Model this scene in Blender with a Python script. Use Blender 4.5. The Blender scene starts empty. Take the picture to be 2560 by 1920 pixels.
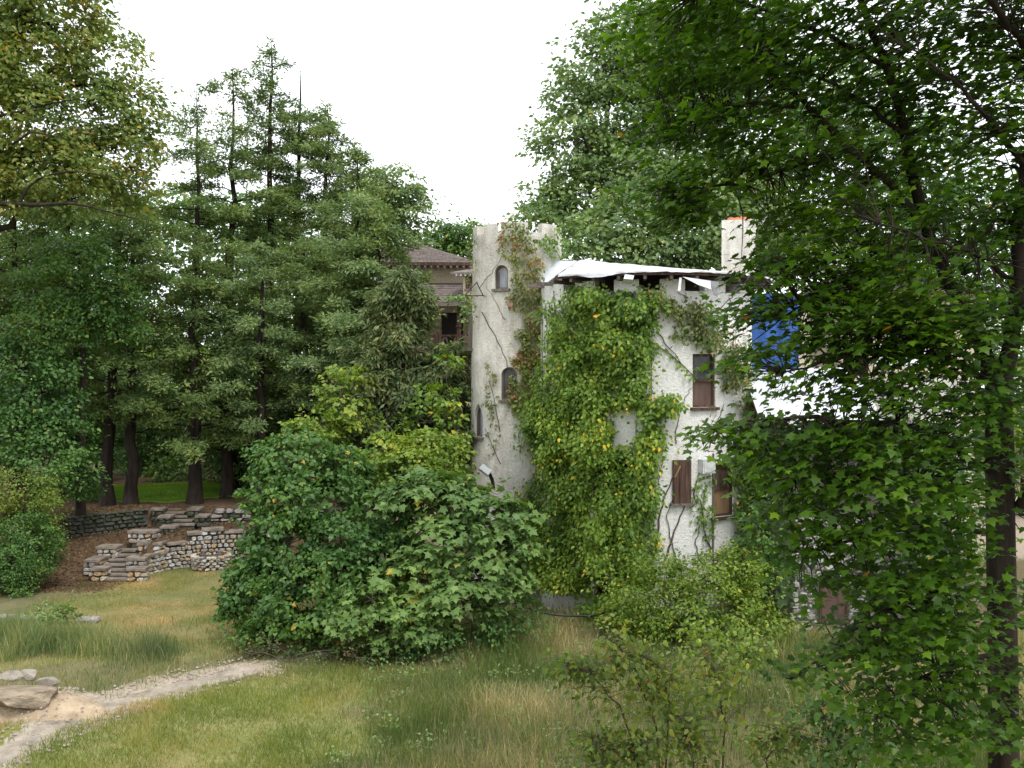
import bpy, bmesh, math
import numpy as np
from mathutils import Matrix, Vector

# ------------------------------------------------------------------ camera, sky, sun, exposure
SC = bpy.context.scene
COL = SC.collection
R = math.radians
CAM_Z = 6.8
F = 2489.0          # focal length in photograph pixels (2560 wide)
HZ = 930.0          # row of the horizon in the photograph

cam_d = bpy.data.cameras.new('camera')
cam = bpy.data.objects.new('camera', cam_d)
COL.objects.link(cam)
cam.location = (0, 0, CAM_Z)
cam.rotation_euler = (R(90) - math.atan(30.0 / F), 0, 0)
cam_d.sensor_width = 36.0
cam_d.lens = 35.0
cam_d.clip_start = 0.05
cam_d.clip_end = 2000
SC.camera = cam

SUN_EL, SUN_AZ = R(58), R(150)      # azimuth clockwise from +Y: from behind the camera, to the right
W = bpy.data.worlds.new('World')
SC.world = W
W.use_nodes = True
nt = W.node_tree
for n in list(nt.nodes):
    nt.nodes.remove(n)
sky = nt.nodes.new('ShaderNodeTexSky')
sky.sky_type = 'NISHITA'
sky.sun_disc = False
sky.sun_elevation = SUN_EL
sky.sun_rotation = SUN_AZ
sky.dust_density = 3.0
mixc = nt.nodes.new('ShaderNodeMix'); mixc.data_type = 'RGBA'
mixc.inputs[0].default_value = 0.88                       # an even bright cloud layer over the blue
mixc.inputs[7].default_value = (10.2, 10.5, 10.8, 1)
bg = nt.nodes.new('ShaderNodeBackground'); bg.inputs[1].default_value = 0.14
wo = nt.nodes.new('ShaderNodeOutputWorld')
nt.links.new(sky.outputs[0], mixc.inputs[6])
nt.links.new(mixc.outputs[2], bg.inputs[0])
nt.links.new(bg.outputs[0], wo.inputs[0])

sun_d = bpy.data.lights.new('sun', 'SUN')
sun_d.energy = 1.5
sun_d.angle = R(14)
sun_d.color = (1.0, 0.965, 0.9)
sun = bpy.data.objects.new('sun', sun_d)
COL.objects.link(sun)
sv = Vector((math.sin(SUN_AZ) * math.cos(SUN_EL), math.cos(SUN_AZ) * math.cos(SUN_EL), math.sin(SUN_EL)))
sun.rotation_euler = sv.to_track_quat('Z', 'Y').to_euler()
sun.location = sv * 80

vs = SC.view_settings
vs.view_transform = 'Standard'; vs.look = 'None'; vs.exposure = 0.5; vs.gamma = 1.0
vs.use_curve_mapping = False
SC.display_settings.display_device = 'sRGB'
cy = SC.cycles
cy.max_bounces = 8; cy.diffuse_bounces = 6; cy.glossy_bounces = 2; cy.transmission_bounces = 6
cy.transparent_max_bounces = 6
cy.caustics_reflective = False; cy.caustics_refractive = False

rng = np.random.default_rng(11)
UP = np.array([0., 0., 1.])


def P(px, py, d):
    """The point at forward distance d that the photograph shows at (px, py)."""
    return np.array([(px - 1280.) / F * d, d, CAM_Z - (py - HZ) / F * d])


_lat = np.random.default_rng(5).random((64, 64, 8))


def vnoise(x, y, s=0):
    x = np.asarray(x, float); y = np.asarray(y, float)
    xi = np.floor(x).astype(int); yi = np.floor(y).astype(int)
    fx = x - xi; fy = y - yi
    fx = fx * fx * (3 - 2 * fx); fy = fy * fy * (3 - 2 * fy)
    L = _lat[:, :, s % 8]
    a = L[xi % 64, yi % 64]; b = L[(xi + 1) % 64, yi % 64]
    c = L[xi % 64, (yi + 1) % 64]; d = L[(xi + 1) % 64, (yi + 1) % 64]
    return (a * (1 - fx) + b * fx) * (1 - fy) + (c * (1 - fx) + d * fx) * fy


def sstep(a, b, x):
    t = np.clip((np.asarray(x, float) - a) / (b - a), 0, 1)
    return t * t * (3 - 2 * t)


def nrm(v):
    v = np.asarray(v, float)
    return v / np.maximum(np.linalg.norm(v, axis=-1, keepdims=True), 1e-9)


def in_poly(px, py, poly):
    poly = np.asarray(poly, float)
    inside = np.zeros(len(px), bool)
    j = len(poly) - 1
    for i in range(len(poly)):
        xi, yi = poly[i]; xj, yj = poly[j]
        c = ((yi > py) != (yj > py)) & (px < (xj - xi) * (py - yi) / (yj - yi + 1e-12) + xi)
        inside ^= c
        j = i
    return inside


# ------------------------------------------------------------------ materials
def node_mat(name):
    m = bpy.data.materials.new(name)
    m.use_nodes = True
    t = m.node_tree
    for n in list(t.nodes):
        t.nodes.remove(n)
    out = t.nodes.new('ShaderNodeOutputMaterial')
    return m, t, out


def ramp(t, stops, interp='LINEAR'):
    r = t.nodes.new('ShaderNodeValToRGB')
    r.color_ramp.interpolation = interp
    el = r.color_ramp.elements
    while len(el) < len(stops):
        el.new(0.5)
    for e, (p, c) in zip(el, stops):
        e.position = p
        e.color = (c[0], c[1], c[2], 1)
    return r


def noise(t, scale, detail=4, rough=0.6, stretch=None, vec='Object'):
    tc = t.nodes.new('ShaderNodeTexCoord')
    n = t.nodes.new('ShaderNodeTexNoise')
    n.inputs['Scale'].default_value = scale
    n.inputs['Detail'].default_value = detail
    n.inputs['Roughness'].default_value = rough
    if vec == 'World':
        g = t.nodes.new('ShaderNodeNewGeometry'); src = g.outputs['Position']
    else:
        src = tc.outputs[vec]
    if stretch:
        mp = t.nodes.new('ShaderNodeMapping'); mp.inputs['Scale'].default_value = stretch
        t.links.new(src, mp.inputs[0]); src = mp.outputs[0]
    t.links.new(src, n.inputs['Vector'])
    return n


def mixrgb(t, a, b, fac, mode='MIX'):
    m = t.nodes.new('ShaderNodeMix'); m.data_type = 'RGBA'; m.blend_type = mode
    for sock, v in ((m.inputs[0], fac), (m.inputs[6], a), (m.inputs[7], b)):
        if hasattr(v, 'is_linked'):
            t.links.new(v, sock)
        elif isinstance(v, (int, float)):
            sock.default_value = v
        else:
            sock.default_value = (v[0], v[1], v[2], 1)
    return m.outputs[2]


def leaf_mat(name, stops, transl=0.35, rough=0.45, spec=0.35, tcol=(1.25, 1.35, 0.55)):
    m, t, out = node_mat(name)
    at = t.nodes.new('ShaderNodeAttribute'); at.attribute_name = 'tint'
    r = ramp(t, stops)
    t.links.new(at.outputs['Fac'], r.inputs[0])
    nz = noise(t, 0.55, 2, vec='World')
    v = ramp(t, [(0.3, (0.72, 0.78, 0.8)), (0.7, (1.22, 1.15, 1.0))])
    t.links.new(nz.outputs[0], v.inputs[0])
    col = mixrgb(t, r.outputs[0], v.outputs[0], 1.0, 'MULTIPLY')
    b = t.nodes.new('ShaderNodeBsdfPrincipled')
    b.inputs['Roughness'].default_value = rough
    b.inputs['Specular IOR Level'].default_value = spec
    t.links.new(col, b.inputs['Base Color'])
    tr = t.nodes.new('ShaderNodeBsdfTranslucent')
    t.links.new(mixrgb(t, col, tcol, 1.0, 'MULTIPLY'), tr.inputs[0])
    mx = t.nodes.new('ShaderNodeMixShader'); mx.inputs[0].default_value = transl
    t.links.new(b.outputs[0], mx.inputs[1]); t.links.new(tr.outputs[0], mx.inputs[2])
    t.links.new(mx.outputs[0], out.inputs[0])
    return m


def surf_mat(name, c1, c2, scale=6, rough=0.8, bump=0.3, bscale=None, stretch=None, spec=0.3, dist=0.02, stain=None, lo=0.35, hi=0.65):
    m, t, out = node_mat(name)
    n = noise(t, scale, 5, stretch=stretch)
    r = ramp(t, [(lo, c1), (hi, c2)])
    t.links.new(n.outputs[0], r.inputs[0])
    col = r.outputs[0]
    if stain:
        n2 = noise(t, stain[1], 5, 0.65, stretch=stain[2], vec='World')
        r2 = ramp(t, [(stain[3], (0, 0, 0)), (stain[4], (1, 1, 1))])
        t.links.new(n2.outputs[0], r2.inputs[0])
        col = mixrgb(t, col, stain[0], r2.outputs[0])
    b = t.nodes.new('ShaderNodeBsdfPrincipled')
    b.inputs['Roughness'].default_value = rough
    b.inputs['Specular IOR Level'].default_value = spec
    t.links.new(col, b.inputs['Base Color'])
    if bump:
        nb = noise(t, bscale or scale * 3, 4, 0.65, stretch=stretch)
        bp = t.nodes.new('ShaderNodeBump'); bp.inputs['Strength'].default_value = bump
        bp.inputs['Distance'].default_value = dist
        t.links.new(nb.outputs[0], bp.inputs['Height'])
        t.links.new(bp.outputs[0], b.inputs['Normal'])
    t.links.new(b.outputs[0], out.inputs[0])
    return m


def stucco_mat(name, base, base2, stain, amount):
    m, t, out = node_mat(name)
    n = noise(t, 1.3, 6, 0.65, vec='World')
    r = ramp(t, [(0.38, base2), (0.62, base)])
    t.links.new(n.outputs[0], r.inputs[0])
    st = noise(t, 2.2, 5, 0.7, stretch=(1.3, 1.3, 0.42), vec='World')
    rs = ramp(t, [(0.62 - amount, (0, 0, 0)), (0.98 - amount, (0.9, 0.9, 0.9))])
    t.links.new(st.outputs[0], rs.inputs[0])
    c = mixrgb(t, r.outputs[0], stain, rs.outputs[0])
    fine = noise(t, 26, 3, 0.7, vec='World')
    rf = ramp(t, [(0.30, (0.66, 0.64, 0.6)), (0.47, (1, 1, 1))])
    t.links.new(fine.outputs[0], rf.inputs[0])
    c = mixrgb(t, c, rf.outputs[0], 0.85, 'MULTIPLY')
    b = t.nodes.new('ShaderNodeBsdfPrincipled')
    b.inputs['Roughness'].default_value = 0.92
    b.inputs['Specular IOR Level'].default_value = 0.15
    t.links.new(c, b.inputs['Base Color'])
    bp = t.nodes.new('ShaderNodeBump'); bp.inputs['Strength'].default_value = 0.9; bp.inputs['Distance'].default_value = 0.05
    n3 = noise(t, 15, 5, 0.7, vec='World')
    t.links.new(n3.outputs[0], bp.inputs['Height'])
    t.links.new(bp.outputs[0], b.inputs['Normal'])
    t.links.new(b.outputs[0], out.inputs[0])
    return m


M = {}
# foliage: the ramp runs over a random value per leaf
M['maple'] = leaf_mat('maple_leaf', [(0, (0.034, 0.076, 0.006)), (0.5, (0.055, 0.126, 0.009)), (0.9, (0.106, 0.203, 0.012)), (0.992, (0.168, 0.270, 0.017)), (1, (0.336, 0.135, 0.019))], 0.48, 0.45, 0.3)
M['conifer'] = leaf_mat('conifer_needle', [(0, (0.075, 0.125, 0.043)), (0.5, (0.131, 0.199, 0.065)), (0.9, (0.213, 0.284, 0.089)), (1, (0.299, 0.263, 0.077))], 0.28, 0.6, 0.2)
M['conifer_blue'] = leaf_mat('blue_conifer_needle', [(0, (0.088, 0.152, 0.065)), (0.5, (0.150, 0.223, 0.093)), (1, (0.253, 0.321, 0.131))], 0.28, 0.6, 0.2)
M['briar'] = leaf_mat('briar_leaf', [(0, (0.07, 0.085, 0.03)), (0.5, (0.13, 0.13, 0.05)), (0.8, (0.20, 0.15, 0.07)), (1, (0.24, 0.13, 0.06))], 0.3)
M['hemlock'] = leaf_mat('grey_green_needle', [(0, (0.078, 0.117, 0.053)), (0.6, (0.135, 0.182, 0.077)), (1, (0.224, 0.224, 0.100))], 0.2, 0.6, 0.2)
M['autumn'] = leaf_mat('autumn_leaf', [(0, (0.098, 0.159, 0.039)), (0.5, (0.178, 0.242, 0.061)), (0.85, (0.287, 0.295, 0.083)), (0.94, (0.460, 0.330, 0.066)), (1, (0.483, 0.236, 0.055))], 0.38)
M['green'] = leaf_mat('green_leaf', [(0, (0.047, 0.110, 0.029)), (0.5, (0.088, 0.185, 0.044)), (0.93, (0.152, 0.258, 0.058)), (0.975, (0.415, 0.345, 0.052)), (1, (0.542, 0.345, 0.065))], 0.32)
M['deep'] = leaf_mat('deep_green_leaf', [(0, (0.042, 0.106, 0.031)), (0.5, (0.076, 0.168, 0.042)), (0.96, (0.142, 0.255, 0.065)), (1, (0.474, 0.353, 0.059))], 0.28)
M['pale'] = leaf_mat('pale_green_leaf', [(0, (0.089, 0.165, 0.046)), (0.5, (0.147, 0.243, 0.071)), (0.95, (0.223, 0.329, 0.104)), (0.98, (0.459, 0.342, 0.050)), (1, (0.536, 0.317, 0.050))], 0.3, 0.5, 0.3)
M['lime'] = leaf_mat('yellow_green_leaf', [(0, (0.099, 0.179, 0.028)), (0.5, (0.185, 0.276, 0.043)), (0.9, (0.291, 0.359, 0.057)), (1, (0.476, 0.414, 0.063))], 0.38)
M['ivy'] = leaf_mat('vine_leaf', [(0, (0.073, 0.147, 0.024)), (0.45, (0.155, 0.259, 0.037)), (0.8, (0.254, 0.353, 0.047)), (0.92, (0.544, 0.500, 0.053)), (0.98, (0.762, 0.534, 0.053)), (1, (0.762, 0.310, 0.053))], 0.32)
M['creeper'] = leaf_mat('creeper_leaf', [(0, (0.101, 0.137, 0.040)), (0.45, (0.176, 0.215, 0.062)), (0.66, (0.257, 0.208, 0.075)), (0.82, (0.351, 0.156, 0.088)), (1, (0.459, 0.117, 0.075))], 0.28)
M['sapling'] = leaf_mat('sapling_leaf', [(0, (0.098, 0.167, 0.035)), (0.5, (0.178, 0.253, 0.053)), (0.88, (0.287, 0.322, 0.066)), (0.95, (0.276, 0.172, 0.050)), (1, (0.230, 0.115, 0.044))], 0.4)
M['far'] = leaf_mat('far_leaf', [(0, (0.101, 0.173, 0.067)), (0.5, (0.165, 0.255, 0.092)), (0.95, (0.254, 0.338, 0.127)), (1, (0.423, 0.362, 0.120))], 0.3)
M['grass'] = leaf_mat('meadow_grass', [(0, (0.091, 0.144, 0.042)), (0.40, (0.163, 0.206, 0.065)), (0.55, (0.260, 0.250, 0.111)), (0.75, (0.390, 0.325, 0.189)), (1, (0.546, 0.450, 0.299))], 0.3, 0.6, 0.15)
M['lawn'] = leaf_mat('short_grass', [(0, (0.170, 0.218, 0.050)), (0.5, (0.268, 0.271, 0.076)), (0.75, (0.390, 0.305, 0.119)), (1, (0.585, 0.383, 0.220))], 0.3, 0.6, 0.1)
M['reed'] = leaf_mat('tall_grass', [(0, (0.110, 0.174, 0.069)), (0.6, (0.202, 0.255, 0.112)), (0.85, (0.386, 0.347, 0.182)), (1, (0.607, 0.479, 0.297))], 0.3, 0.6, 0.15)
M['bark'] = surf_mat('dark_bark', (0.018, 0.014, 0.011), (0.055, 0.042, 0.034), 5, 0.95, 0.8, 14, (1, 1, 0.2), 0.1, 0.04)
M['bark_red'] = surf_mat('reddish_bark', (0.018, 0.014, 0.012), (0.05, 0.038, 0.032), 6, 0.95, 0.8, 16, (1, 1, 0.18), 0.1, 0.05)
M['bark_grey'] = surf_mat('grey_bark', (0.045, 0.038, 0.032), (0.12, 0.10, 0.085), 6, 0.95, 0.6, 14, (1, 1, 0.25), 0.1, 0.03)
M['stem'] = surf_mat('vine_stem', (0.05, 0.038, 0.028), (0.13, 0.10, 0.075), 8, 0.95, 0.3)
M['stucco'] = stucco_mat('white_stucco', (0.80, 0.79, 0.77), (0.71, 0.70, 0.67), (0.36, 0.34, 0.30), 0.05)
M['tower'] = stucco_mat('cream_stucco', (0.70, 0.675, 0.62), (0.56, 0.53, 0.475), (0.26, 0.22, 0.17), 0.15)
M['cream'] = stucco_mat('yellow_stucco', (0.62, 0.54, 0.41), (0.54, 0.46, 0.34), (0.36, 0.30, 0.21), 0.0)
M['wood'] = surf_mat('weathered_wood', (0.045, 0.026, 0.02), (0.12, 0.068, 0.05), 4, 0.8, 0.5, 16, (3, 3, 0.3), 0.2, 0.01)
M['wood_grey'] = surf_mat('grey_wood', (0.09, 0.075, 0.065), (0.19, 0.165, 0.145), 4, 0.85, 0.5, 16, (3, 3, 0.3), 0.2, 0.01)
M['ply'] = surf_mat('plywood', (0.20, 0.12, 0.065), (0.29, 0.185, 0.10), 3, 0.8, 0.2, 9, (2, 2, 0.4))
M['ply_red'] = surf_mat('red_brown_board', (0.085, 0.055, 0.045), (0.145, 0.09, 0.072), 3, 0.8, 0.2, 9, (2, 2, 0.4))
M['glass'] = surf_mat('dusty_glass', (0.02, 0.023, 0.022), (0.06, 0.065, 0.06), 7, 0.22, 0.1, spec=0.5)
M['haze_glass'] = surf_mat('cloudy_plastic', (0.16, 0.17, 0.19), (0.32, 0.33, 0.36), 3, 0.35, 0.2, 8, (3, 3, 0.4), 0.5)
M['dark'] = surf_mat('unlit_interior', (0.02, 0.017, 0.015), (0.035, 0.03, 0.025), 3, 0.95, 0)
M['tarp'] = surf_mat('white_tarp', (0.54, 0.56, 0.60), (0.66, 0.67, 0.69), 1.5, 0.5, 0.8, 3, spec=0.4, dist=0.05, stain=((0.55, 0.56, 0.57), 1.2, (1, 1, 1), 0.58, 0.8))
M['tarp_grey'] = surf_mat('grey_sheet', (0.50, 0.53, 0.57), (0.60, 0.63, 0.67), 2, 0.5, 0.3, 4)
M['tarp_dark'] = surf_mat('dark_tarp_back', (0.16, 0.16, 0.18), (0.24, 0.24, 0.26), 3, 0.6, 0.3)
M['blue'] = surf_mat('blue_tarp', (0.018, 0.07, 0.25), (0.03, 0.11, 0.36), 2, 0.45, 0.15, 4, dist=0.05, spec=0.4)
M['terra'] = surf_mat('terracotta', (0.42, 0.13, 0.07), (0.52, 0.19, 0.11), 5, 0.85, 0.2)
M['shingle'] = surf_mat('roof_shingle', (0.125, 0.10, 0.09), (0.215, 0.175, 0.16), 4, 0.9, 0.3)
M['metal'] = surf_mat('galvanised_metal', (0.42, 0.43, 0.42), (0.58, 0.59, 0.58), 6, 0.35, 0.1, spec=0.6)
M['iron'] = surf_mat('rusty_iron', (0.04, 0.03, 0.028), (0.09, 0.06, 0.05), 9, 0.7, 0.2)
M['black'] = surf_mat('black_plastic', (0.018, 0.018, 0.02), (0.035, 0.035, 0.04), 9, 0.5, 0)
M['step'] = surf_mat('brown_stone_slab', (0.15, 0.122, 0.10), (0.30, 0.25, 0.21), 3, 0.92, 0.6, 12, dist=0.03, stain=((0.09, 0.10, 0.06), 2.5, (1, 1, 1), 0.55, 0.75))
M['moss_stone'] = surf_mat('mossy_stone', (0.05, 0.055, 0.042), (0.13, 0.13, 0.105), 3, 0.95, 0.6, 12, dist=0.03, stain=((0.045, 0.065, 0.03), 2.5, (1, 1, 1), 0.45, 0.7))
M['mortar'] = surf_mat('dark_mortar', (0.055, 0.05, 0.042), (0.11, 0.10, 0.085), 6, 0.95, 0.5)
M['mortar_light'] = surf_mat('pale_mortar', (0.30, 0.28, 0.25), (0.42, 0.40, 0.36), 6, 0.95, 0.5)
M['sand_rock'] = surf_mat('sandstone', (0.20, 0.155, 0.11), (0.40, 0.325, 0.235), 3.5, 0.92, 1.0, 12, dist=0.08, stain=((0.10, 0.085, 0.065), 2.0, (1, 1, 2.5), 0.52, 0.72))
M['pale_rock'] = surf_mat('pale_rock', (0.30, 0.265, 0.22), (0.44, 0.39, 0.33), 3, 0.92, 1.0, 12, dist=0.06, stain=((0.16, 0.14, 0.115), 2.5, (1, 1, 1), 0.52, 0.72))
M['lawn_far'] = surf_mat('bright_lawn', (0.16, 0.29, 0.03), (0.23, 0.36, 0.05), 2, 0.9, 0.3, 30)

M_STONE = []
for i, (a, b) in enumerate([((0.36, 0.35, 0.34), (0.56, 0.54, 0.52)), ((0.30, 0.25, 0.19), (0.48, 0.40, 0.30)), ((0.40, 0.36, 0.30), (0.60, 0.55, 0.47)),
                            ((0.22, 0.20, 0.18), (0.38, 0.35, 0.32)), ((0.34, 0.24, 0.15), (0.50, 0.36, 0.22))]):
    M_STONE.append(surf_mat('fieldstone', a, b, 5, 0.9, 0.6, 16, dist=0.02))


# ------------------------------------------------------------------ mesh builder
TRI = 0


class Bag:
    """Collects polygons, then links them as ONE mesh object."""
    def __init__(self):
        self.v = []; self.loops = []; self.sizes = []; self.mat = []; self.tint = []; self.sm = []; self.n = 0

    def polys(self, V, tint=None, mat=0, smooth=False):
        V = np.asarray(V, float); N, k = V.shape[:2]
        self.v.append(V.reshape(-1, 3))
        self.loops.append(np.arange(N * k) + self.n)
        self.sizes.append(np.full(N, k)); self.mat.append(np.full(N, mat))
        self.tint.append(np.full(N, 0.5) if tint is None else np.asarray(tint, float))
        self.sm.append(np.full(N, smooth)); self.n += N * k; global TRI; TRI += N * (k - 2)

    def mesh(self, V, faces, mat=0, smooth=False, tint=0.5):
        V = np.asarray(V, float)
        self.v.append(V)
        for f in faces:
            self.loops.append(np.asarray(f) + self.n)
        self.sizes.append(np.array([len(f) for f in faces])); self.mat.append(np.full(len(faces), mat))
        self.tint.append(np.full(len(faces), tint)); self.sm.append(np.full(len(faces), smooth)); self.n += len(V)

    def tube(self, pts, rad, sides=6, mat=0, cap=False):
        pts = np.asarray(pts, float); n = len(pts)
        rad = np.broadcast_to(np.asarray(rad, float), (n,)) if np.ndim(rad) == 0 else np.asarray(rad, float)
        tg = nrm(np.gradient(pts, axis=0))
        ref = np.array([1., 0, 0]) if abs(tg[0, 2]) > 0.7 else UP
        a = nrm(np.cross(tg, ref)); b = np.cross(tg, a)
        ang = np.arange(sides) * 2 * math.pi / sides
        V = pts[:, None] + rad[:, None, None] * (np.cos(ang)[None, :, None] * a[:, None] + np.sin(ang)[None, :, None] * b[:, None])
        i = np.arange(n - 1)[:, None] * sides; j = np.arange(sides)[None]; j2 = (j + 1) % sides
        fc = np.stack([i + j, i + j2, i + sides + j2, i + sides + j], -1).reshape(-1, 4)
        self.v.append(V.reshape(-1, 3)); self.loops.append((fc + self.n).ravel())
        m = len(fc)
        self.sizes.append(np.full(m, 4)); self.mat.append(np.full(m, mat)); self.tint.append(np.full(m, 0.5)); self.sm.append(np.full(m, True))
        if cap:
            for row in (0, n - 1):
                self.loops.append(np.arange(sides) + self.n + row * sides)
                self.sizes.append(np.array([sides])); self.mat.append(np.array([mat])); self.tint.append(np.array([0.5])); self.sm.append(np.array([False]))
        self.n += n * sides

    def obox(self, o, r, n, u, x, y, z, mat=0):
        """A box in the frame (r right, n outward, u up) about o."""
        V = [o + r * xx + n * yy + u * zz for zz in z for yy in y for xx in x]
        self.mesh(V, [(0, 1, 3, 2), (4, 6, 7, 5), (0, 4, 5, 1), (2, 3, 7, 6), (0, 2, 6, 4), (1, 5, 7, 3)], mat)

    def box(self, lo, hi, mat=0):
        self.obox(np.zeros(3), np.array([1., 0, 0]), np.array([0, 1., 0]), UP, (lo[0], hi[0]), (lo[1], hi[1]), (lo[2], hi[2]), mat)

    def build(self, name, mats, parent=None, props=None):
        me = bpy.data.meshes.new(name)
        v = np.concatenate(self.v); lp = np.concatenate(self.loops).astype(np.int32); sz = np.concatenate(self.sizes).astype(np.int32)
        me.vertices.add(len(v)); me.vertices.foreach_set('co', v.astype(np.float32).ravel())
        me.loops.add(len(lp)); me.loops.foreach_set('vertex_index', lp)
        me.polygons.add(len(sz))
        st = np.zeros(len(sz), np.int32); st[1:] = np.cumsum(sz)[:-1]
        me.polygons.foreach_set('loop_start', st)
        me.polygons.foreach_set('material_index', np.concatenate(self.mat).astype(np.int32))
        me.polygons.foreach_set('use_smooth', np.concatenate(self.sm).astype(bool))
        at = me.attributes.new('tint', 'FLOAT', 'FACE'); at.data.foreach_set('value', np.concatenate(self.tint).astype(np.float32))
        me.update(calc_edges=True)
        for m in (mats if isinstance(mats, (list, tuple)) else [mats]):
            me.materials.append(m)
        return link(name, me, parent, props)


def wloc(o):
    v = Vector((0, 0, 0))
    while o is not None:
        v += o.location + o.matrix_parent_inverse.translation; o = o.parent
    return v


def link(name, me, parent=None, props=None):
    o = bpy.data.objects.new(name, me)
    COL.objects.link(o)
    if parent is not None:
        o.parent = parent
        o.matrix_parent_inverse = Matrix.Translation(-wloc(parent))
    for k, val in (props or {}).items():
        o[k] = val
    return o


def thing(name, label, cat, loc=(0, 0, 0), group=None):
    o = bpy.data.objects.new(name, None)
    COL.objects.link(o)
    o.location = [float(c) for c in loc]
    o.empty_display_size = 0.2
    tag(o, label, cat, group)
    return o


def tag(o, label=None, cat=None, group=None, kind=None):
    for k, v in (('label', label), ('category', cat), ('group', group), ('kind', kind)):
        if v:
            o[k] = v
    return o


# ------------------------------------------------------------------ leaves
T_OVAL = np.array([(0, 0, 0), (0.30, 0.42, 0.07), (0, 1, -0.03), (-0.30, 0.42, 0.07)])
T_LONG = np.array([(0, 0, 0), (0.20, 0.45, 0.05), (0, 1, -0.06), (-0.20, 0.45, 0.05)])
T_OVAL6 = np.array([(0, 0, 0), (0.30, 0.25, 0.08), (0.26, 0.6, 0.06), (0, 1, -0.06), (-0.26, 0.6, 0.06), (-0.30, 0.25, 0.08)])
T_HEART = np.array([(0, 0.05, 0), (0.30, -0.02, 0.06), (0.40, 0.35, 0.08), (0, 1, -0.06), (-0.40, 0.35, 0.08), (-0.30, -0.02, 0.06)])
T_NEEDLE = np.array([(0, 0, 0), (0.17, 0.45, 0.03), (0, 1, 0), (-0.17, 0.45, 0.03)])
T_MAPLE = np.array([(0, 0, 0), (0.42, 0.05, 0.02), (0.30, 0.22, 0.04), (0.62, 0.52, 0.0), (0.33, 0.52, 0.05), (0.22, 0.62, 0.05), (0, 1.0, -0.05),
                    (-0.22, 0.62, 0.05), (-0.33, 0.52, 0.05), (-0.62, 0.52, 0.0), (-0.30, 0.22, 0.04), (-0.42, 0.05, 0.02)])


def leaf_verts(tpl, pos, n, t, size):
    t = nrm(t - n * np.sum(t * n, -1, keepdims=True))
    b = np.cross(t, n)
    s = size[:, None, None]
    return pos[:, None] + s * (tpl[None, :, 0:1] * b[:, None] + tpl[None, :, 1:2] * t[:, None] + tpl[None, :, 2:3] * n[:, None])


def spray(bag, C, out, cr, nl, size, tpl=T_OVAL, mat=0, flat=0.4, droop=0.35, upw=0.9, rnd=0.55, tint=None, lean=0.35, ow=0.35):
    """Leaves in flattened clumps about the centres C; out = the outward direction of each clump."""
    C = np.asarray(C, float); K = len(C)
    if K == 0:
        return None
    cr = np.broadcast_to(np.asarray(cr, float), (K,))
    idx = np.repeat(np.arange(K), nl); N = len(idx)
    o = nrm(np.asarray(out, float) * [1, 1, 0.35])
    axis = nrm(UP + o * lean + rng.normal(0, 0.22, (K, 3)))          # tilt of the clump
    off = rng.normal(0, 0.5, (N, 3))
    off -= axis[idx] * np.sum(off * axis[idx], -1, keepdims=True) * (1 - flat)
    pos = C[idx] + off * cr[idx][:, None]
    n = nrm(axis[idx] * upw + o[idx] * ow + rng.normal(0, rnd, (N, 3)))
    rad = off.copy(); rad[:, 2] *= 0.3
    t = nrm(nrm(rad) + o[idx] * 0.5 - UP * droop + rng.normal(0, 0.35, (N, 3)))
    s = size * rng.uniform(0.65, 1.25, N)
    tv = rng.random(N) if tint is None else np.repeat(tint, nl) + rng.normal(0, 0.16, N)
    tv = np.where((tv > 1) | (tv < 0), rng.random(N), tv)
    bag.polys(leaf_verts(tpl, pos, n, t, s), tv, mat)
    return pos


def blob_points(c, r, n, shell=0.55, seed_gap=0.0):
    d = nrm(rng.normal(0, 1, (n, 3)))
    f = shell + (1 - shell) * rng.random(n) ** 0.6
    f *= 0.86 + 0.28 * vnoise(d[:, 0] * 2.2 + c[0], d[:, 2] * 2.2 + c[2] + d[:, 1] * 1.7, 3)
    return c + d * r * f[:, None], d


def bend(p0, p1, k=4, sag=0.0, jit=0.06, lift=0.0):
    p0 = np.asarray(p0, float); p1 = np.asarray(p1, float)
    t = np.linspace(0, 1, k + 1)[:, None]
    L = np.linalg.norm(p1 - p0)
    pts = p0 + (p1 - p0) * t + UP * (lift * 4 * t * (1 - t) - sag * t * t) * L
    j = rng.normal(0, jit * L / k, pts.shape); j[0] = 0; j[-1] = 0
    return pts + j


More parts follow.
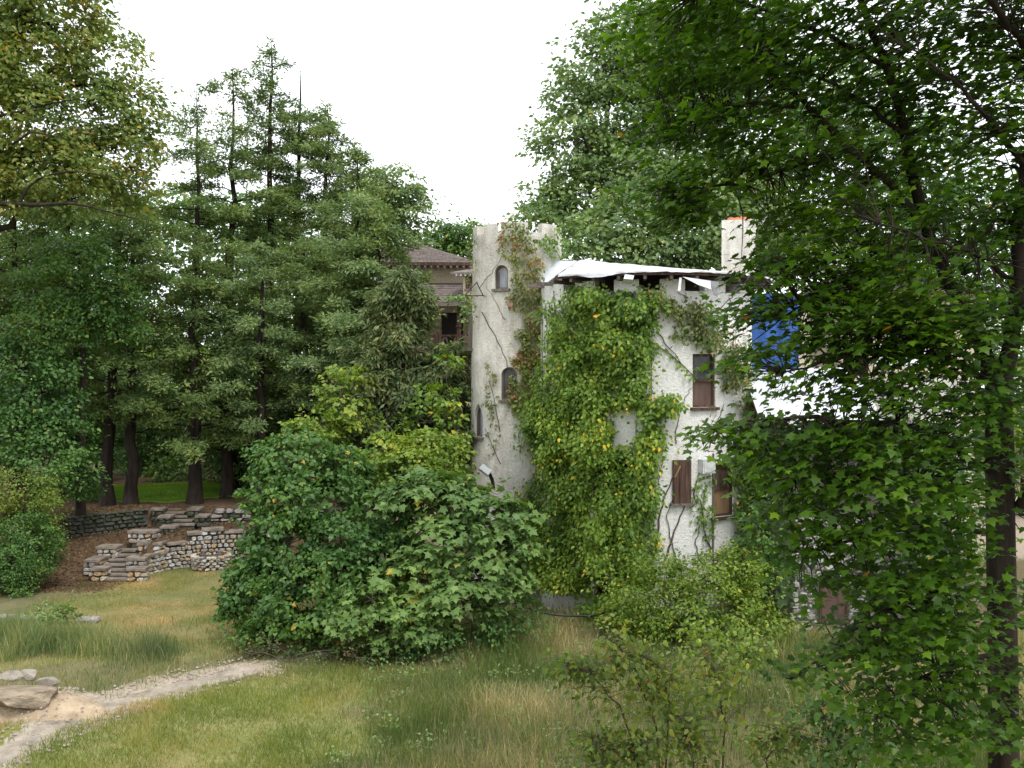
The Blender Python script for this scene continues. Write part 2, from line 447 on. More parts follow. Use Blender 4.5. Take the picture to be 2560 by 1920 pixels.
def broadleaf(name, label, cat, base, trunk, trad, blobs, leaf, tpl, mat, bark='bark', dens=1.0, nl=26, cr=0.42, group=None, limbs=True, shell=0.55, flat=0.4,
              droop=0.35, twig=True, upw=0.9, tint_lo=0.0, tint_hi=0.92, rnd=0.55, sides=9, lean=0.35, shoots=0.10):
    """A tree or shrub: trunk, limbs and one crown of leaf clumps on twigs.
    blobs: (px, py, d, rx, ry in photograph pixels[, depth radius in px]) ; trunk: points from the base upward."""
    root = thing(name, label, cat, base, group)
    trunk = np.asarray(trunk, float)
    tb = Bag()
    tr = np.linspace(trad, trad * 0.35, len(trunk)); tr[0] *= 1.25
    tb.tube(trunk, tr, sides, cap=True)
    tb.build('trunk', M[bark], root)
    crown = Bag()
    for bl in blobs:
        px, py, d, rx, ry = bl[:5]
        rz = bl[5] if len(bl) > 5 else 0.8 * (rx + ry) / 2
        c = P(px, py, d); r = np.array([rx, rz, ry]) / F * d
        # the limb that carries this clump of crown
        i = int(np.argmin(np.linalg.norm(trunk - c, axis=1) + np.maximum(0, trunk[:, 2] - c[2] + 0.3 * r[2]) * 1.5))
        lp = bend(trunk[i], c + UP * r[2] * 0.2, 5, 0, 0.16, 0.08)
        if limbs:
            lb = Bag(); lb.tube(lp, np.linspace(max(tr[i] * 0.55, 0.012), 0.012, len(lp)), 6)
            lb.build('limb', M[bark], root)
        area = r[0] * r[2] + r[1] * r[2] + r[0] * r[1]
        K = max(4, int(area * 4.19 * dens * 2.7))
        pts, dr = blob_points(c, r, K, shell)
        keep = vnoise(pts[:, 0] * 0.9 + 7, pts[:, 2] * 0.9 + pts[:, 1] * 0.6, 1) > 0.17
        pts, dr = pts[keep], dr[keep]
        tn = np.clip(tint_lo + (tint_hi - tint_lo) * (0.12 + 0.76 * rng.random(len(pts)) + rng.normal(0, 0.13)), 0.02, tint_hi)
        ns = int(len(pts) * shoots)
        if ns:
            k_ = rng.integers(0, len(pts), ns); k_ = k_[dr[k_, 2] > -0.3]
            for q in k_:
                ax = nrm(dr[q] + UP * 0.5 + rng.normal(0, 0.35, 3)); Ls = rng.uniform(0.5, 1.5) * cr * 1.6
                crown.tube([pts[q], pts[q] + ax * Ls * 0.6, pts[q] + ax * Ls + UP * 0.02], [0.007, 0.005, 0.003], 3, 1)
                m_ = 5
                spray(crown, pts[q] + ax * Ls * np.linspace(0.35, 1.05, m_)[:, None], np.repeat(ax[None], m_, 0), cr * 0.30, max(2, nl // 9), leaf * 0.95, tpl, 0, 0.8, droop, upw, rnd, np.full(m_, min(tn[q] + 0.1, tint_hi)), lean)
        spray(crown, pts, dr, cr * rng.uniform(0.6, 1.25, len(pts)), nl, leaf, tpl, 0, flat, droop, upw, rnd, tn, lean)
        if twig:
            sel = rng.random(len(pts)) < 0.22
            for p in pts[sel]:
                q = lp[int(np.argmin(np.linalg.norm(lp - p, axis=1) + 0.4 * np.abs(np.arange(len(lp)) - 3)))]
                crown.tube(bend(q, p, 3, 0, 0.2, 0.05), np.array([0.018, 0.012, 0.008, 0.004]) * (0.6 + cr), 3, 1)
    crown.build('crown', [M[mat], M[bark]], root)
    return root


def conifer(label, px, d, top, base_z, low, width, mat='conifer', bark='bark_red', trad=0.22, gap=0.42, dens=1.0, lean=0.0, droop=0.1, tuft=0.17, group='tall conifers on the upper terrace',
            thin=1.0, spire=0.0, irr=0.35, name='conifer', tuftdroop=0.0, profile=0.75):
    """A conifer whose tip shows at (px+lean, top); live branches start at image row `low`; width = half-width of the crown in metres."""
    tip = P(px + lean, top, d); x0 = P(px, top, d)[0]
    base = np.array([x0, d, base_z])
    root = thing(name, label, 'conifer tree', base, group)
    H = tip[2] - base_z
    k = 14
    tt = np.linspace(0, 1, k)
    trunk = base + (tip - base) * tt[:, None]
    trunk[1:-1, :2] += rng.normal(0, 0.05, (k - 2, 2))
    tr = trad * (1 - tt) ** 0.8 + 0.012; tr[0] *= 1.35
    tb = Bag(); tb.tube(trunk, tr, 8, cap=True); tb.build('trunk', M[bark], root)
    zlow = CAM_Z - (low - HZ) / F * d
    zc = zlow
    crown = Bag(); C = []; O = []; S = []
    a = rng.random() * 6
    while zc < tip[2] - 0.15 - spire:
        f = (zc - zlow) / (tip[2] - zlow)
        wdt = width * min(1.0, (1 - f) ** profile * 1.12) * (0.75 + 0.25 * min(1, f * 6 + 0.35))
        for _ in range(int(rng.integers(2, 5))):
            a += 2.1 + rng.normal(0, 0.5)
            if rng.random() > thin:
                continue
            L = wdt * rng.uniform(1 - irr * 1.6, 1 + irr * 0.7) + 0.2
            i = (zc - base_z) / H
            p0 = base + (tip - base) * i
            dr = np.array([math.cos(a), math.sin(a), 0])
            p1 = p0 + dr * L + UP * L * (rng.uniform(0.0, 0.28) - droop)
            bp = bend(p0, p1, 5, -0.02, 0.10, 0.06)
            crown.tube(bp, np.linspace(max(0.045 * (1 - f), 0.016), 0.006, 6), 4, 1)
            m = max(3, int(L / 0.125 * dens))
            s = rng.uniform(0.28 if L > 0.8 else 0.0, 1.04, m)
            idx = np.clip(s * 5, 0, 4.999); lo_ = idx.astype(int); fr = (idx - lo_)[:, None]
            pc = bp[lo_] * (1 - fr) + bp[lo_ + 1] * fr
            side = np.array([-dr[1], dr[0], 0])
            pc = pc + side * (rng.normal(0, 0.22, m) * L * 0.75 * (1.1 - 0.55 * s))[:, None] + UP * rng.normal(0.03, 0.09, m)[:, None]
            C.append(pc); O.append(np.repeat(dr[None], m, 0)); S.append(np.full(m, 0.16 + 0.09 * min(1, L)))
        zc += gap * rng.uniform(0.55, 1.45)
    if spire == 0:
        C.append(np.repeat(tip[None], 6, 0) - UP * np.linspace(0.0, 1.3, 6)[:, None]); O.append(rng.normal(0, 1, (6, 3))); S.append(np.full(6, 0.15))
    else:
        for q in np.linspace(0, spire, 9):
            d_ = nrm(rng.normal(0, 1, 3) * [1, 1, 0.3]); p_ = tip - UP * q
            crown.tube([p_, p_ + d_ * rng.uniform(0.15, 0.4)], [0.012, 0.004], 3, 1)
    C = np.concatenate(C); O = np.concatenate(O); S = np.concatenate(S)
    tn = rng.uniform(0.1, 0.9, len(C))
    spray(crown, C, O, S * 0.98, 26, tuft * 1.05, T_NEEDLE, 0, 0.6, 0.0 + tuftdroop, 0.8, 0.65, tn, 0.15)
    crown.build('crown', [M[mat], M[bark]], root)
    return root


# ------------------------------------------------------------------ terrain
PATH = np.array([(-9.6, 14.5), (-9.25, 16.5), (-8.95, 17.9), (-8.9, 19.1), (-8.6, 19.9), (-8.0, 20.75), (-7.2, 21.6), (-6.5, 22.3), (-6.0, 22.7)])


def yL(x):
    return np.interp(x, [-12.5, -12.25, -11.9, -11.3, -10.5, -9.0, -5.0], [32.6, 33.2, 34.0, 34.6, 34.95, 35.25, 35.5])


def yU(x):
    return np.interp(x, [-30, -16, -13.7, -11, -5], [33.0, 34.5, 37.0, 37.8, 38.2])


def hgt(x, y):
    x = np.asarray(x, float); y = np.asarray(y, float)
    z = 5.0 * sstep(14, -2, y)
    z = z + (vnoise(x * 0.35, y * 0.35, 0) - 0.5) * 0.22 * sstep(8, 15, y) + (vnoise(x * 1.3, y * 1.3, 1) - 0.5) * 0.07
    z = z - 0.06 * np.exp(-(pdist(x, y) / 0.7) ** 2)
    fade = 1 - sstep(-6, -2.5, x)
    ye = yU(x)
    sl = 0.95 * sstep(ye - 4.4, ye, y)
    st = 1.05 * sstep(0.12, 0.26, y - yL(x))
    sx = sstep(-12.35, -12.5, x)
    zm = st * (1 - sx) + sl * sx
    zu = sstep(0.14, 0.28, y - ye)
    zt = zm * (1 - zu) + 1.66 * zu
    z = z + fade * zt
    return z


def pdist(x, y):
    x = np.asarray(x, float); y = np.asarray(y, float)
    best = np.full(np.broadcast(x, y).shape, 99.0)
    for a, b in zip(PATH[:-1], PATH[1:]):
        ab = b - a
        t = np.clip(((x - a[0]) * ab[0] + (y - a[1]) * ab[1]) / (ab @ ab), 0, 1)
        best = np.minimum(best, np.hypot(x - a[0] - t * ab[0], y - a[1] - t * ab[1]))
    return best


def golden(x, y):      # dry golden lawn in front of the stone wall
    return sstep(-14.5, -11.8, x) * (1 - sstep(-4.6, -3.4, x)) * sstep(22.9, 24.6, y - 0.25 * (x + 8) + (vnoise(x * 0.8, y * 0.8, 3) - 0.5) * 1.6) * (y < yL(x) + 0.05)


def litter(x, y):      # leaf litter on the slope and the middle terrace
    a = (1 - sstep(-13.2, -11.9, x)) * sstep(29.8, 31.6, y)
    b = sstep(0.0, 0.1, y - yL(x)) * (x < -5)
    c = sstep(25.2, 26.2, y) * sstep(-3, -1, x) * 0.5
    return np.clip(np.maximum(np.maximum(a, b), c), 0, 1)


def bare(x, y):
    p = 1 - sstep(0.40, 1.0, pdist(x, y) + (vnoise(x * 1.7, y * 1.7, 2) - 0.5) * 0.8)
    m = 1 - sstep(0.6, 1.3, np.hypot((x + 9.7) / 1.35, y - 20.15) + (vnoise(x * 2, y * 2, 3) - 0.5) * 0.5)
    e = sstep(12, 16, x) * sstep(34, 38, y) * (1 - sstep(50, 60, y)) * 0.8
    return np.maximum(np.maximum(p, m), e)


def shortlawn(x, y):
    return (1 - sstep(-4.2, -2.2, x + (vnoise(x, y, 4) - 0.5) * 2)) * (1 - sstep(20.5, 22, y - 0.5 * (x + 7)))


def grid_axis(lo, a, b, hi, fine, mid):
    c = [np.arange(a, b, fine)]
    left = []; v = a; s = mid
    while v > lo:
        v -= s; left.append(v); s *= 1.22
    right = []; v = b; s = mid
    while v < hi:
        right.append(v); v += s; s *= 1.22
    return np.concatenate([np.array(left[::-1]), c[0], np.array(right)])


gx = grid_axis(-260, -17, 13, 260, 0.2, 0.4)
gy = grid_axis(-60, 13, 40, 320, 0.2, 0.4)
GX, GY = np.meshgrid(gx, gy)
GZ = hgt(GX, GY)
nx, ny = len(gx), len(gy)
me = bpy.data.meshes.new('ground')
me.vertices.add(nx * ny); me.vertices.foreach_set('co', np.stack([GX, GY, GZ], -1).astype(np.float32).ravel())
ii = np.arange(ny - 1)[:, None] * nx + np.arange(nx - 1)[None]
fc = np.stack([ii, ii + 1, ii + nx + 1, ii + nx], -1).reshape(-1, 4)
me.loops.add(fc.size); me.loops.foreach_set('vertex_index', fc.ravel().astype(np.int32))
me.polygons.add(len(fc)); me.polygons.foreach_set('loop_start', (np.arange(len(fc)) * 4).astype(np.int32))
me.polygons.foreach_set('use_smooth', np.ones(len(fc), bool))
for nm, fn in (('golden', golden), ('litter', litter), ('bare', bare), ('shortlawn', shortlawn)):
    at = me.attributes.new(nm, 'FLOAT', 'POINT'); at.data.foreach_set('value', fn(GX, GY).astype(np.float32).ravel())
me.update(calc_edges=True)


def ground_mat():
    m, t, out = node_mat('ground')
    n1 = noise(t, 0.9, 5, 0.65, vec='World'); n2 = noise(t, 9, 4, 0.7, vec='World'); n3 = noise(t, 38, 3, 0.7, vec='World')

    def A(nm):
        a = t.nodes.new('ShaderNodeAttribute'); a.attribute_name = nm
        ad = t.nodes.new('ShaderNodeMath'); ad.operation = 'ADD'
        sb = t.nodes.new('ShaderNodeMath'); sb.operation = 'MULTIPLY_ADD'
        t.links.new(n2.outputs[0], sb.inputs[0]); sb.inputs[1].default_value = 0.9; sb.inputs[2].default_value = -0.45
        t.links.new(a.outputs['Fac'], ad.inputs[0]); t.links.new(sb.outputs[0], ad.inputs[1])
        r = ramp(t, [(0.35, (0, 0, 0)), (0.65, (1, 1, 1))]); t.links.new(ad.outputs[0], r.inputs[0])
        return r.outputs[0]

    def two(a, b, n, lo=0.35, hi=0.65):
        r = ramp(t, [(lo, a), (hi, b)]); t.links.new(n.outputs[0], r.inputs[0]); return r.outputs[0]
    base = mixrgb(t, two((0.085, 0.10, 0.04), (0.20, 0.175, 0.09), n1), two((0.07, 0.08, 0.035), (0.24, 0.20, 0.115), n3), 0.5)
    gold = mixrgb(t, two((0.13, 0.165, 0.05), (0.28, 0.235, 0.11), n1, 0.42, 0.62), two((0.12, 0.13, 0.05), (0.30, 0.25, 0.125), n3), 0.45)
    lit = mixrgb(t, two((0.070, 0.045, 0.028), (0.15, 0.10, 0.062), n2), two((0.05, 0.034, 0.022), (0.20, 0.125, 0.075), n3), 0.55)
    short = mixrgb(t, two((0.14, 0.18, 0.045), (0.28, 0.25, 0.11), n1), two((0.12, 0.15, 0.045), (0.32, 0.28, 0.14), n3), 0.5)
    soil = mixrgb(t, two((0.26, 0.20, 0.145), (0.46, 0.38, 0.29), n2), two((0.20, 0.165, 0.13), (0.46, 0.40, 0.33), n3), 0.45)
    c = mixrgb(t, base, short, A('shortlawn'))
    c = mixrgb(t, c, gold, A('golden'))
    c = mixrgb(t, c, lit, A('litter'))
    c = mixrgb(t, c, soil, A('bare'))
    b = t.nodes.new('ShaderNodeBsdfPrincipled'); b.inputs['Roughness'].default_value = 0.95; b.inputs['Specular IOR Level'].default_value = 0.1
    t.links.new(c, b.inputs['Base Color'])
    bp = t.nodes.new('ShaderNodeBump'); bp.inputs['Strength'].default_value = 0.8; bp.inputs['Distance'].default_value = 0.06
    t.links.new(n2.outputs[0], bp.inputs['Height']); t.links.new(bp.outputs[0], b.inputs['Normal'])
    t.links.new(b.outputs[0], out.inputs[0])
    return m


me.materials.append(ground_mat())
tag(link('ground', me), 'sloping ground of meadow, dry lawn and leaf litter around the stucco house', kind='structure')

# dirt track: two pale wheel ruts of a worn strip, draped a little above the ground
S = np.linspace(0, 1, 150)
cum = np.concatenate([[0], np.cumsum(np.hypot(*np.diff(PATH, axis=0).T))]); cum /= cum[-1]
pcx = np.interp(S, cum, PATH[:, 0]); pcy = np.interp(S, cum, PATH[:, 1])
for _ in range(6):
    pcx[1:-1] = (pcx[:-2] + pcx[1:-1] * 2 + pcx[2:]) / 4; pcy[1:-1] = (pcy[:-2] + pcy[1:-1] * 2 + pcy[2:]) / 4
tgx, tgy = np.gradient(pcx), np.gradient(pcy); L_ = np.hypot(tgx, tgy); nxp, nyp = -tgy / L_, tgx / L_
U = np.linspace(-1, 1, 15)
wl = 0.24 + 0.36 * vnoise(S * 40, 0 * S, 1); wr = 0.24 + 0.36 * vnoise(S * 40, 0 * S + 9, 2)
off = np.where(U[None] < 0, U[None] * wl[:, None], U[None] * wr[:, None])
VX = pcx[:, None] + nxp[:, None] * off; VY = pcy[:, None] + nyp[:, None] * off
VZ = hgt(VX, VY) + 0.014 - 0.03 * np.exp(-((np.abs(off) - 0.38) / 0.16) ** 2) - 0.03 * (np.abs(U)[None] > 0.98) + 0.02
pb = Bag()
V = np.stack([VX, VY, VZ], -1)
pb.mesh(V.reshape(-1, 3), [(i * 15 + j, i * 15 + j + 1, (i + 1) * 15 + j + 1, (i + 1) * 15 + j) for i in range(149) for j in range(14)], 0, True)
M['path'] = surf_mat('sandy_dirt', (0.21, 0.17, 0.13), (0.43, 0.37, 0.295), 2.2, 0.95, 0.8, 22, dist=0.04, stain=((0.25, 0.22, 0.19), 1.6, (1, 1, 1), 0.52, 0.7))
pth = pb.build('dirt_path', M['path'])
tag(pth, 'pale sandy dirt track crossing the grass in front of the big bush', kind='structure')

# bright far lawn on the upper terrace with a paved strip before it
lb = Bag()
xs = np.linspace(-20, -10.5, 20); ys = np.linspace(39.6, 45.5, 12)
V = np.array([(x, y, float(hgt(x, y)) + (0.05 if xs[0] < x < xs[-1] and ys[0] < y < ys[-1] else -0.12)) for y in ys for x in xs])
lb.mesh(V, [(j * 20 + i, j * 20 + i + 1, (j + 1) * 20 + i + 1, (j + 1) * 20 + i) for j in range(11) for i in range(19)], 0, True)
tag(lb.build('lawn', M['lawn_far']), 'bright green mown lawn seen between the conifer trunks', kind='structure')


# ------------------------------------------------------------------ stones
def stone_mesh(k, seed):
    r = np.random.default_rng(seed)
    n = 7
    a = np.arange(n) * 2 * math.pi / n + r.normal(0, 0.16, n)
    q = np.stack([np.sign(np.cos(a)) * np.abs(np.cos(a)) ** 0.55, np.sign(np.sin(a)) * np.abs(np.sin(a)) ** 0.55], -1) * 0.5 * r.uniform(0.88, 1.03, (n, 1))
    b = Bag()
    V = [(x, 0.5, z) for x, z in q] + [(x, -0.12, z) for x, z in q] + [(x * 0.72 + r.normal(0, 0.03), -0.5 + r.normal(0, 0.07), z * 0.72 + r.normal(0, 0.03)) for x, z in q]
    fcs = [tuple(range(14, 21))]
    for i in range(n):
        j = (i + 1) % n
        fcs += [(i, j, n + j, n + i), (n + i, n + j, 2 * n + j, 2 * n + i)]
    me = bpy.data.meshes.new('stone')
    me.from_pydata(V, [], fcs); me.update()
    return me


STONES = {}


def stone_variants(mats, key):
    if key not in STONES:
        L = []
        for mi, m in enumerate(mats):
            for s in range(4):
                me = stone_mesh(7, hash((mi, s)) % 9999 + 17)
                me.materials.append(m); L.append(me)
        STONES[key] = L
    return STONES[key]


def put(name, me, loc, rotz, scale, parent, props=None, rx=0.0):
    o = bpy.data.objects.new(name, me)
    COL.objects.link(o)
    o.parent = parent
    o.location = Vector([float(c) for c in loc]) - wloc(parent)
    o.rotation_euler = (0, rx, float(rotz)); o.scale = [float(s) for s in scale]
    for k, v in (props or {}).items():
        o[k] = v
    return o


def rubble(parent, path, z0, z1, sw, sh, variants, depth=0.2, limit=300, jit=0.35, z0f=None, z1f=None, course=False):
    """Rows of fitted stones along a ground path; each stone its own object."""
    path = np.asarray(path, float)
    seg = np.hypot(*np.diff(path, axis=0).T); cumL = np.concatenate([[0], np.cumsum(seg)]); Lt = cumL[-1]
    cnt = 0
    z = z0
    while z < z1 - 0.03:
        h = min(sh * rng.uniform(0.75, 1.3), z1 - z)
        if z1 - z - h < 0.06:
            h = z1 - z
        s = -rng.random() * sw * 0.5
        while s < Lt:
            w = sw * rng.uniform(1 - jit * 1.3, 1 + jit * 1.4)
            m = s + w / 2
            if 0 <= m <= Lt and cnt < limit:
                x = np.interp(m, cumL, path[:, 0]); y = np.interp(m, cumL, path[:, 1])
                i = min(int(np.searchsorted(cumL, m, 'right')) - 1, len(seg) - 1)
                d = (path[i + 1] - path[i]) / seg[i]
                za = z if z0f is None else z0f(x, z)
                top = z1 if z1f is None else z1f(x)
                if z + h * 0.6 <= top:
                    hh = h if course else h * rng.uniform(0.85, 1.12)
                    put('stone', variants[int(rng.integers(len(variants)))], (x + d[1] * 0 , y, z + h / 2 + rng.normal(0, 0.01)), math.atan2(d[1], d[0]) + rng.normal(0, 0.05),
                        (w * 0.93, depth * rng.uniform(0.8, 1.3), hh * 0.93), parent, rx=rng.normal(0, 0.0 if course else 0.10))
                    cnt += 1
            s += w
        z += h
    return cnt


VAR_LIGHT = stone_variants(M_STONE, 'light')
VAR_DARK = stone_variants([M['moss_stone']], 'dark')
VAR_RUBBLE = stone_variants([M_STONE[0], M_STONE[3], M_STONE[0]], 'rubble')

# lower retaining wall with capstones
XW = np.array([-12.3, -12.1, -11.9, -11.6, -11.3, -10.9, -10.5, -10.0, -9.5, -9.0, -8.3])
wall_path = np.stack([XW, yL(XW)], -1)
rw = thing('retaining_wall', 'low curved wall of pale rounded fieldstones with flat brown capstones beside the lower steps', 'stone wall', (-10.5, 35, 0))


def wall_top(x):
    return np.interp(x, [-12.35, -12.0, -11.75, -11.3, -11.28, -10.85, -10.2, -10.15, -8], [0.45, 0.62, 0.80, 0.92, 1.06, 1.18, 1.26, 1.12, 1.10])


cb = Bag()
for (x0, y0), (x1, y1) in zip(wall_path[:-1], wall_path[1:]):
    zt = max(0.25, float(wall_top((x0 + x1) / 2)) - 0.04)
    d = np.array([x1 - x0, y1 - y0, 0]); Ls = np.linalg.norm(d); d /= Ls
    cb.obox(np.array([x0, y0, -0.2]), d, np.array([-d[1], d[0], 0]), UP, (-0.005, Ls + 0.005), (0.045, 0.36 + 0.002 * x0), (0, zt + 0.2))
cb.build('mortar', M['mortar'], rw)
rubble(rw, wall_path, -0.02, 1.26, 0.21, 0.145, VAR_LIGHT, 0.17, 260, 0.45, z1f=wall_top)
for (xa, xb) in ((-12.25, -11.85), (-11.84, -11.32), (-11.3, -10.88), (-10.87, -10.16), (-10.13, -9.5), (-9.48, -8.9), (-8.88, -8.3)):
    k = Bag()
    a = np.array([xa, float(yL(xa)), 0]); b_ = np.array([xb, float(yL(xb)), 0]); d = nrm(b_ - a); Ls = np.linalg.norm(b_ - a)
    zt = float(wall_top((xa + xb) / 2)) + 0.0
    k.obox(a + UP * zt, d, np.array([-d[1], d[0], 0]), UP, (0.005, Ls - 0.005), (-0.09, 0.42), (0.003, 0.075 + rng.uniform(0, 0.015)))
    k.build('capstone', M['step'], rw)
# the round emblem stone set in the wall
e = Bag()
ec = P(507, 1347, 34.86); a = np.arange(16) * 2 * math.pi / 16
for r0, r1, y0, y1 in ((0.145, 0.125, 0.10, -0.03), (0.10, 0.08, 0.05, 0.0), (0.07, 0.045, 0.05, -0.05)):
    V = [ec + np.array([math.cos(q) * r0 * 0.8, y0, math.sin(q) * r0]) for q in a] + [ec + np.array([math.cos(q) * r1 * 0.8, y1, math.sin(q) * r1]) for q in a]
    e.mesh(V, [(i, (i + 1) % 16, 16 + (i + 1) % 16, 16 + i) for i in range(16)] + [tuple(range(16, 32))])
e.build('emblem_stone', M_STONE[3], rw, {'label': 'round carved stone set in the rubble'})

# stone stairs: lower flight then upper flight, one slab per step, read from the photograph
st = thing('stone_stairs', 'winding flight of brown stone steps between stepped low walls, lower of the two flights', 'stairs', P(291, 1452, 32.4))
steps = [(292, 1448, 32.35, 64), (289, 1437, 32.65, 58), (288, 1425, 32.95, 56), (279, 1412, 33.25, 66), (288, 1400, 33.55, 76), (300, 1388, 33.85, 68), (312, 1376, 34.15, 50), (352, 1353, 34.75, 50), (380, 1342, 35.1, 40)]
for (px, py, d, w) in steps:
    p = P(px, py, d); hw = w / 2 / F * d
    k = Bag()
    k.obox(p, np.array([1., 0, 0]), np.array([0, 1., 0]), UP, (-hw, hw), (-0.04, 0.34), (-0.055, 0.0))
    k.obox(p, np.array([1., 0, 0]), np.array([0, 1., 0]), UP, (-hw + 0.02, hw - 0.02), (0.0, 0.33), (-0.30, -0.057), 1)
    k.build('step', [M['step'], M['mortar']], st)


def pier(root, px0, px1, ytop, ybot, d, dep=0.42, var=VAR_LIGHT, mort='mortar', capm='step'):
    a, b = P(px0, ytop, d), P(px1, ytop, d)
    zb = P(px0, ybot, d)[2]
    k = Bag(); k.box((a[0] + 0.04, d + 0.05, zb - 0.3), (b[0] - 0.04, d + dep, a[2] - 0.03)); k.build('mortar', M[mort], root)
    rubble(root, [(a[0], d + 0.02), (b[0], d + 0.02)], zb - 0.04, a[2] - 0.03, 0.21, 0.15, var, 0.14, 30)
    rubble(root, [(b[0] - 0.03, d + 0.06), (b[0] - 0.031, d + dep)], zb - 0.04, a[2] - 0.03, 0.21, 0.15, var, 0.14, 30)
    k = Bag(); k.box((a[0] - 0.05, d - 0.06, a[2] - 0.027), (b[0] + 0.05, d + dep + 0.04, a[2] + 0.05)); k.build('capstone', M[capm], root)


pier(st, 320, 358, 1426, 1452, 32.3)
pier(st, 224, 260, 1426, 1452, 32.3)
pier(st, 314, 358, 1400, 1424, 32.8, 0.62)
pier(st, 212, 244, 1404, 1436, 32.8, 0.75)
pier(st, 242, 288, 1371, 1395, 33.8, 0.5)
pier(st, 345, 400, 1362, 1385, 33.7, 0.5)
pier(st, 322, 385, 1332, 1356, 34.9, 0.5)

us = thing('stone_stairs', 'short upper flight of brown stone steps leading to the bright lawn, between mossy end pillars', 'stairs', P(450, 1315, 36.4))
for (px, py, d, w) in [(455, 1311, 36.4, 62), (451, 1301, 36.7, 56), (443, 1291, 37.0, 48), (433, 1281, 37.3, 52), (425, 1271, 37.6, 52)]:
    p = P(px, py, d); hw = w / 2 / F * d
    k = Bag()
    k.obox(p, np.array([1., 0, 0]), np.array([0, 1., 0]), UP, (-hw, hw), (-0.04, 0.34), (-0.05, 0.0))
    k.obox(p, np.array([1., 0, 0]), np.array([0, 1., 0]), UP, (-hw + 0.02, hw - 0.02), (0.0, 0.33), (-0.34, -0.052), 1)
    k.build('step', [M['step'], M['mortar']], us)
pier(us, 397, 422, 1294, 1317, 36.35, 0.5, VAR_DARK)
pier(us, 490, 514, 1293, 1316, 36.35, 0.5, VAR_DARK)
pier(us, 378, 404, 1275, 1300, 37.1, 0.6, VAR_DARK)
pier(us, 470, 495, 1275, 1300, 37.1, 0.6, VAR_DARK)
pier(us, 402, 434, 1320, 1330, 35.4, 0.4, VAR_DARK)

for (nm, lab, xa, xb, zb, zt) in (('upper_wall', 'long dark mossy stone wall under the conifer trunks, left of the upper steps', -17.5, -13.55, 0.72, 1.70), ('upper_wall', 'short grey weathered stone wall right of the upper steps, half hidden by the bush', -11.35, -6.5, 0.9, 1.62)):
    uw = thing(nm, lab, 'stone wall', (xa, float(yU(xa)), zb))
    xs = np.linspace(xa, xb, 8); pp = np.stack([xs, yU(xs)], -1)
    k = Bag()
    for a, b in zip(pp[:-1], pp[1:]):
        d = np.array([*(b - a), 0]); Ls = np.linalg.norm(d); d /= Ls
        k.obox(np.array([*a, zb - 0.4]), d, np.array([-d[1], d[0], 0]), UP, (-0.004, Ls + 0.004), (0.045, 0.36 + 0.003 * a[0]), (0, zt - zb + 0.38))
    k.build('mortar', M['mortar'], uw)
    rubble(uw, pp, zb - 0.2, zt, 0.34, 0.13, VAR_DARK if xa < -13 else stone_variants([M_STONE[3], M['moss_stone']], 'grey'), 0.16, 150, 0.35, course=True)

# round dry-stone ring at the foot of the wall
rg = thing('stone_ring', 'small round dry stone planter ring against the pale wall', 'stone planter', P(527, 1420, 33.9))
rc = P(527, 1420, 34.35); rr = 0.56
for row in range(5):
    n = 17
    for i in range(n):
        an = 2 * math.pi * (i + 0.5 * (row % 2)) / n + rng.normal(0, 0.04)
        rad = rr * (1 + 0.02 * row)
        put('stone', VAR_LIGHT[int(rng.integers(len(VAR_LIGHT)))], (rc[0] + math.cos(an) * rad, rc[1] + math.sin(an) * rad, rc[2] + 0.05 + row * 0.095), an + math.pi / 2, (0.20, 0.17, 0.092), rg, rx=rng.normal(0, 0.12))
k = Bag(); a = np.arange(20) * 2 * math.pi / 20
k.mesh([rc + np.array([math.cos(q) * (rr - 0.06), math.sin(q) * (rr - 0.06), 0.36]) for q in a], [tuple(range(20))]); k.build('soil', M['mortar'], rg)


# ------------------------------------------------------------------ rocks
def rock(name, label, c, size, mat, seed, group=None, rot=0.0):
    r = np.random.default_rng(seed)
    bm = bmesh.new(); bmesh.ops.create_icosphere(bm, subdivisions=3, radius=0.5)
    dirs = nrm(r.normal(0, 1, (9, 3))); cut = r.uniform(0.26, 0.42, 9)
    for v in bm.verts:
        p = np.array(v.co)
        for d, q in zip(dirs, cut):
            s = p @ d - q
            if s > 0:
                p = p - d * s * 0.92
        p = p * (1 + 0.10 * (vnoise(p[0] * 6 + seed, p[1] * 6 + p[2] * 5, 1) - 0.5))
        v.co = p
    me = bpy.data.meshes.new(name); bm.to_mesh(me); bm.free()
    me.materials.append(mat)
    o = link(name, me); o.location = [float(x) for x in c]; o.scale = size; o.rotation_euler = (0.08 * (seed % 3 - 1), 0.05, rot)
    return tag(o, label, 'rock', group)


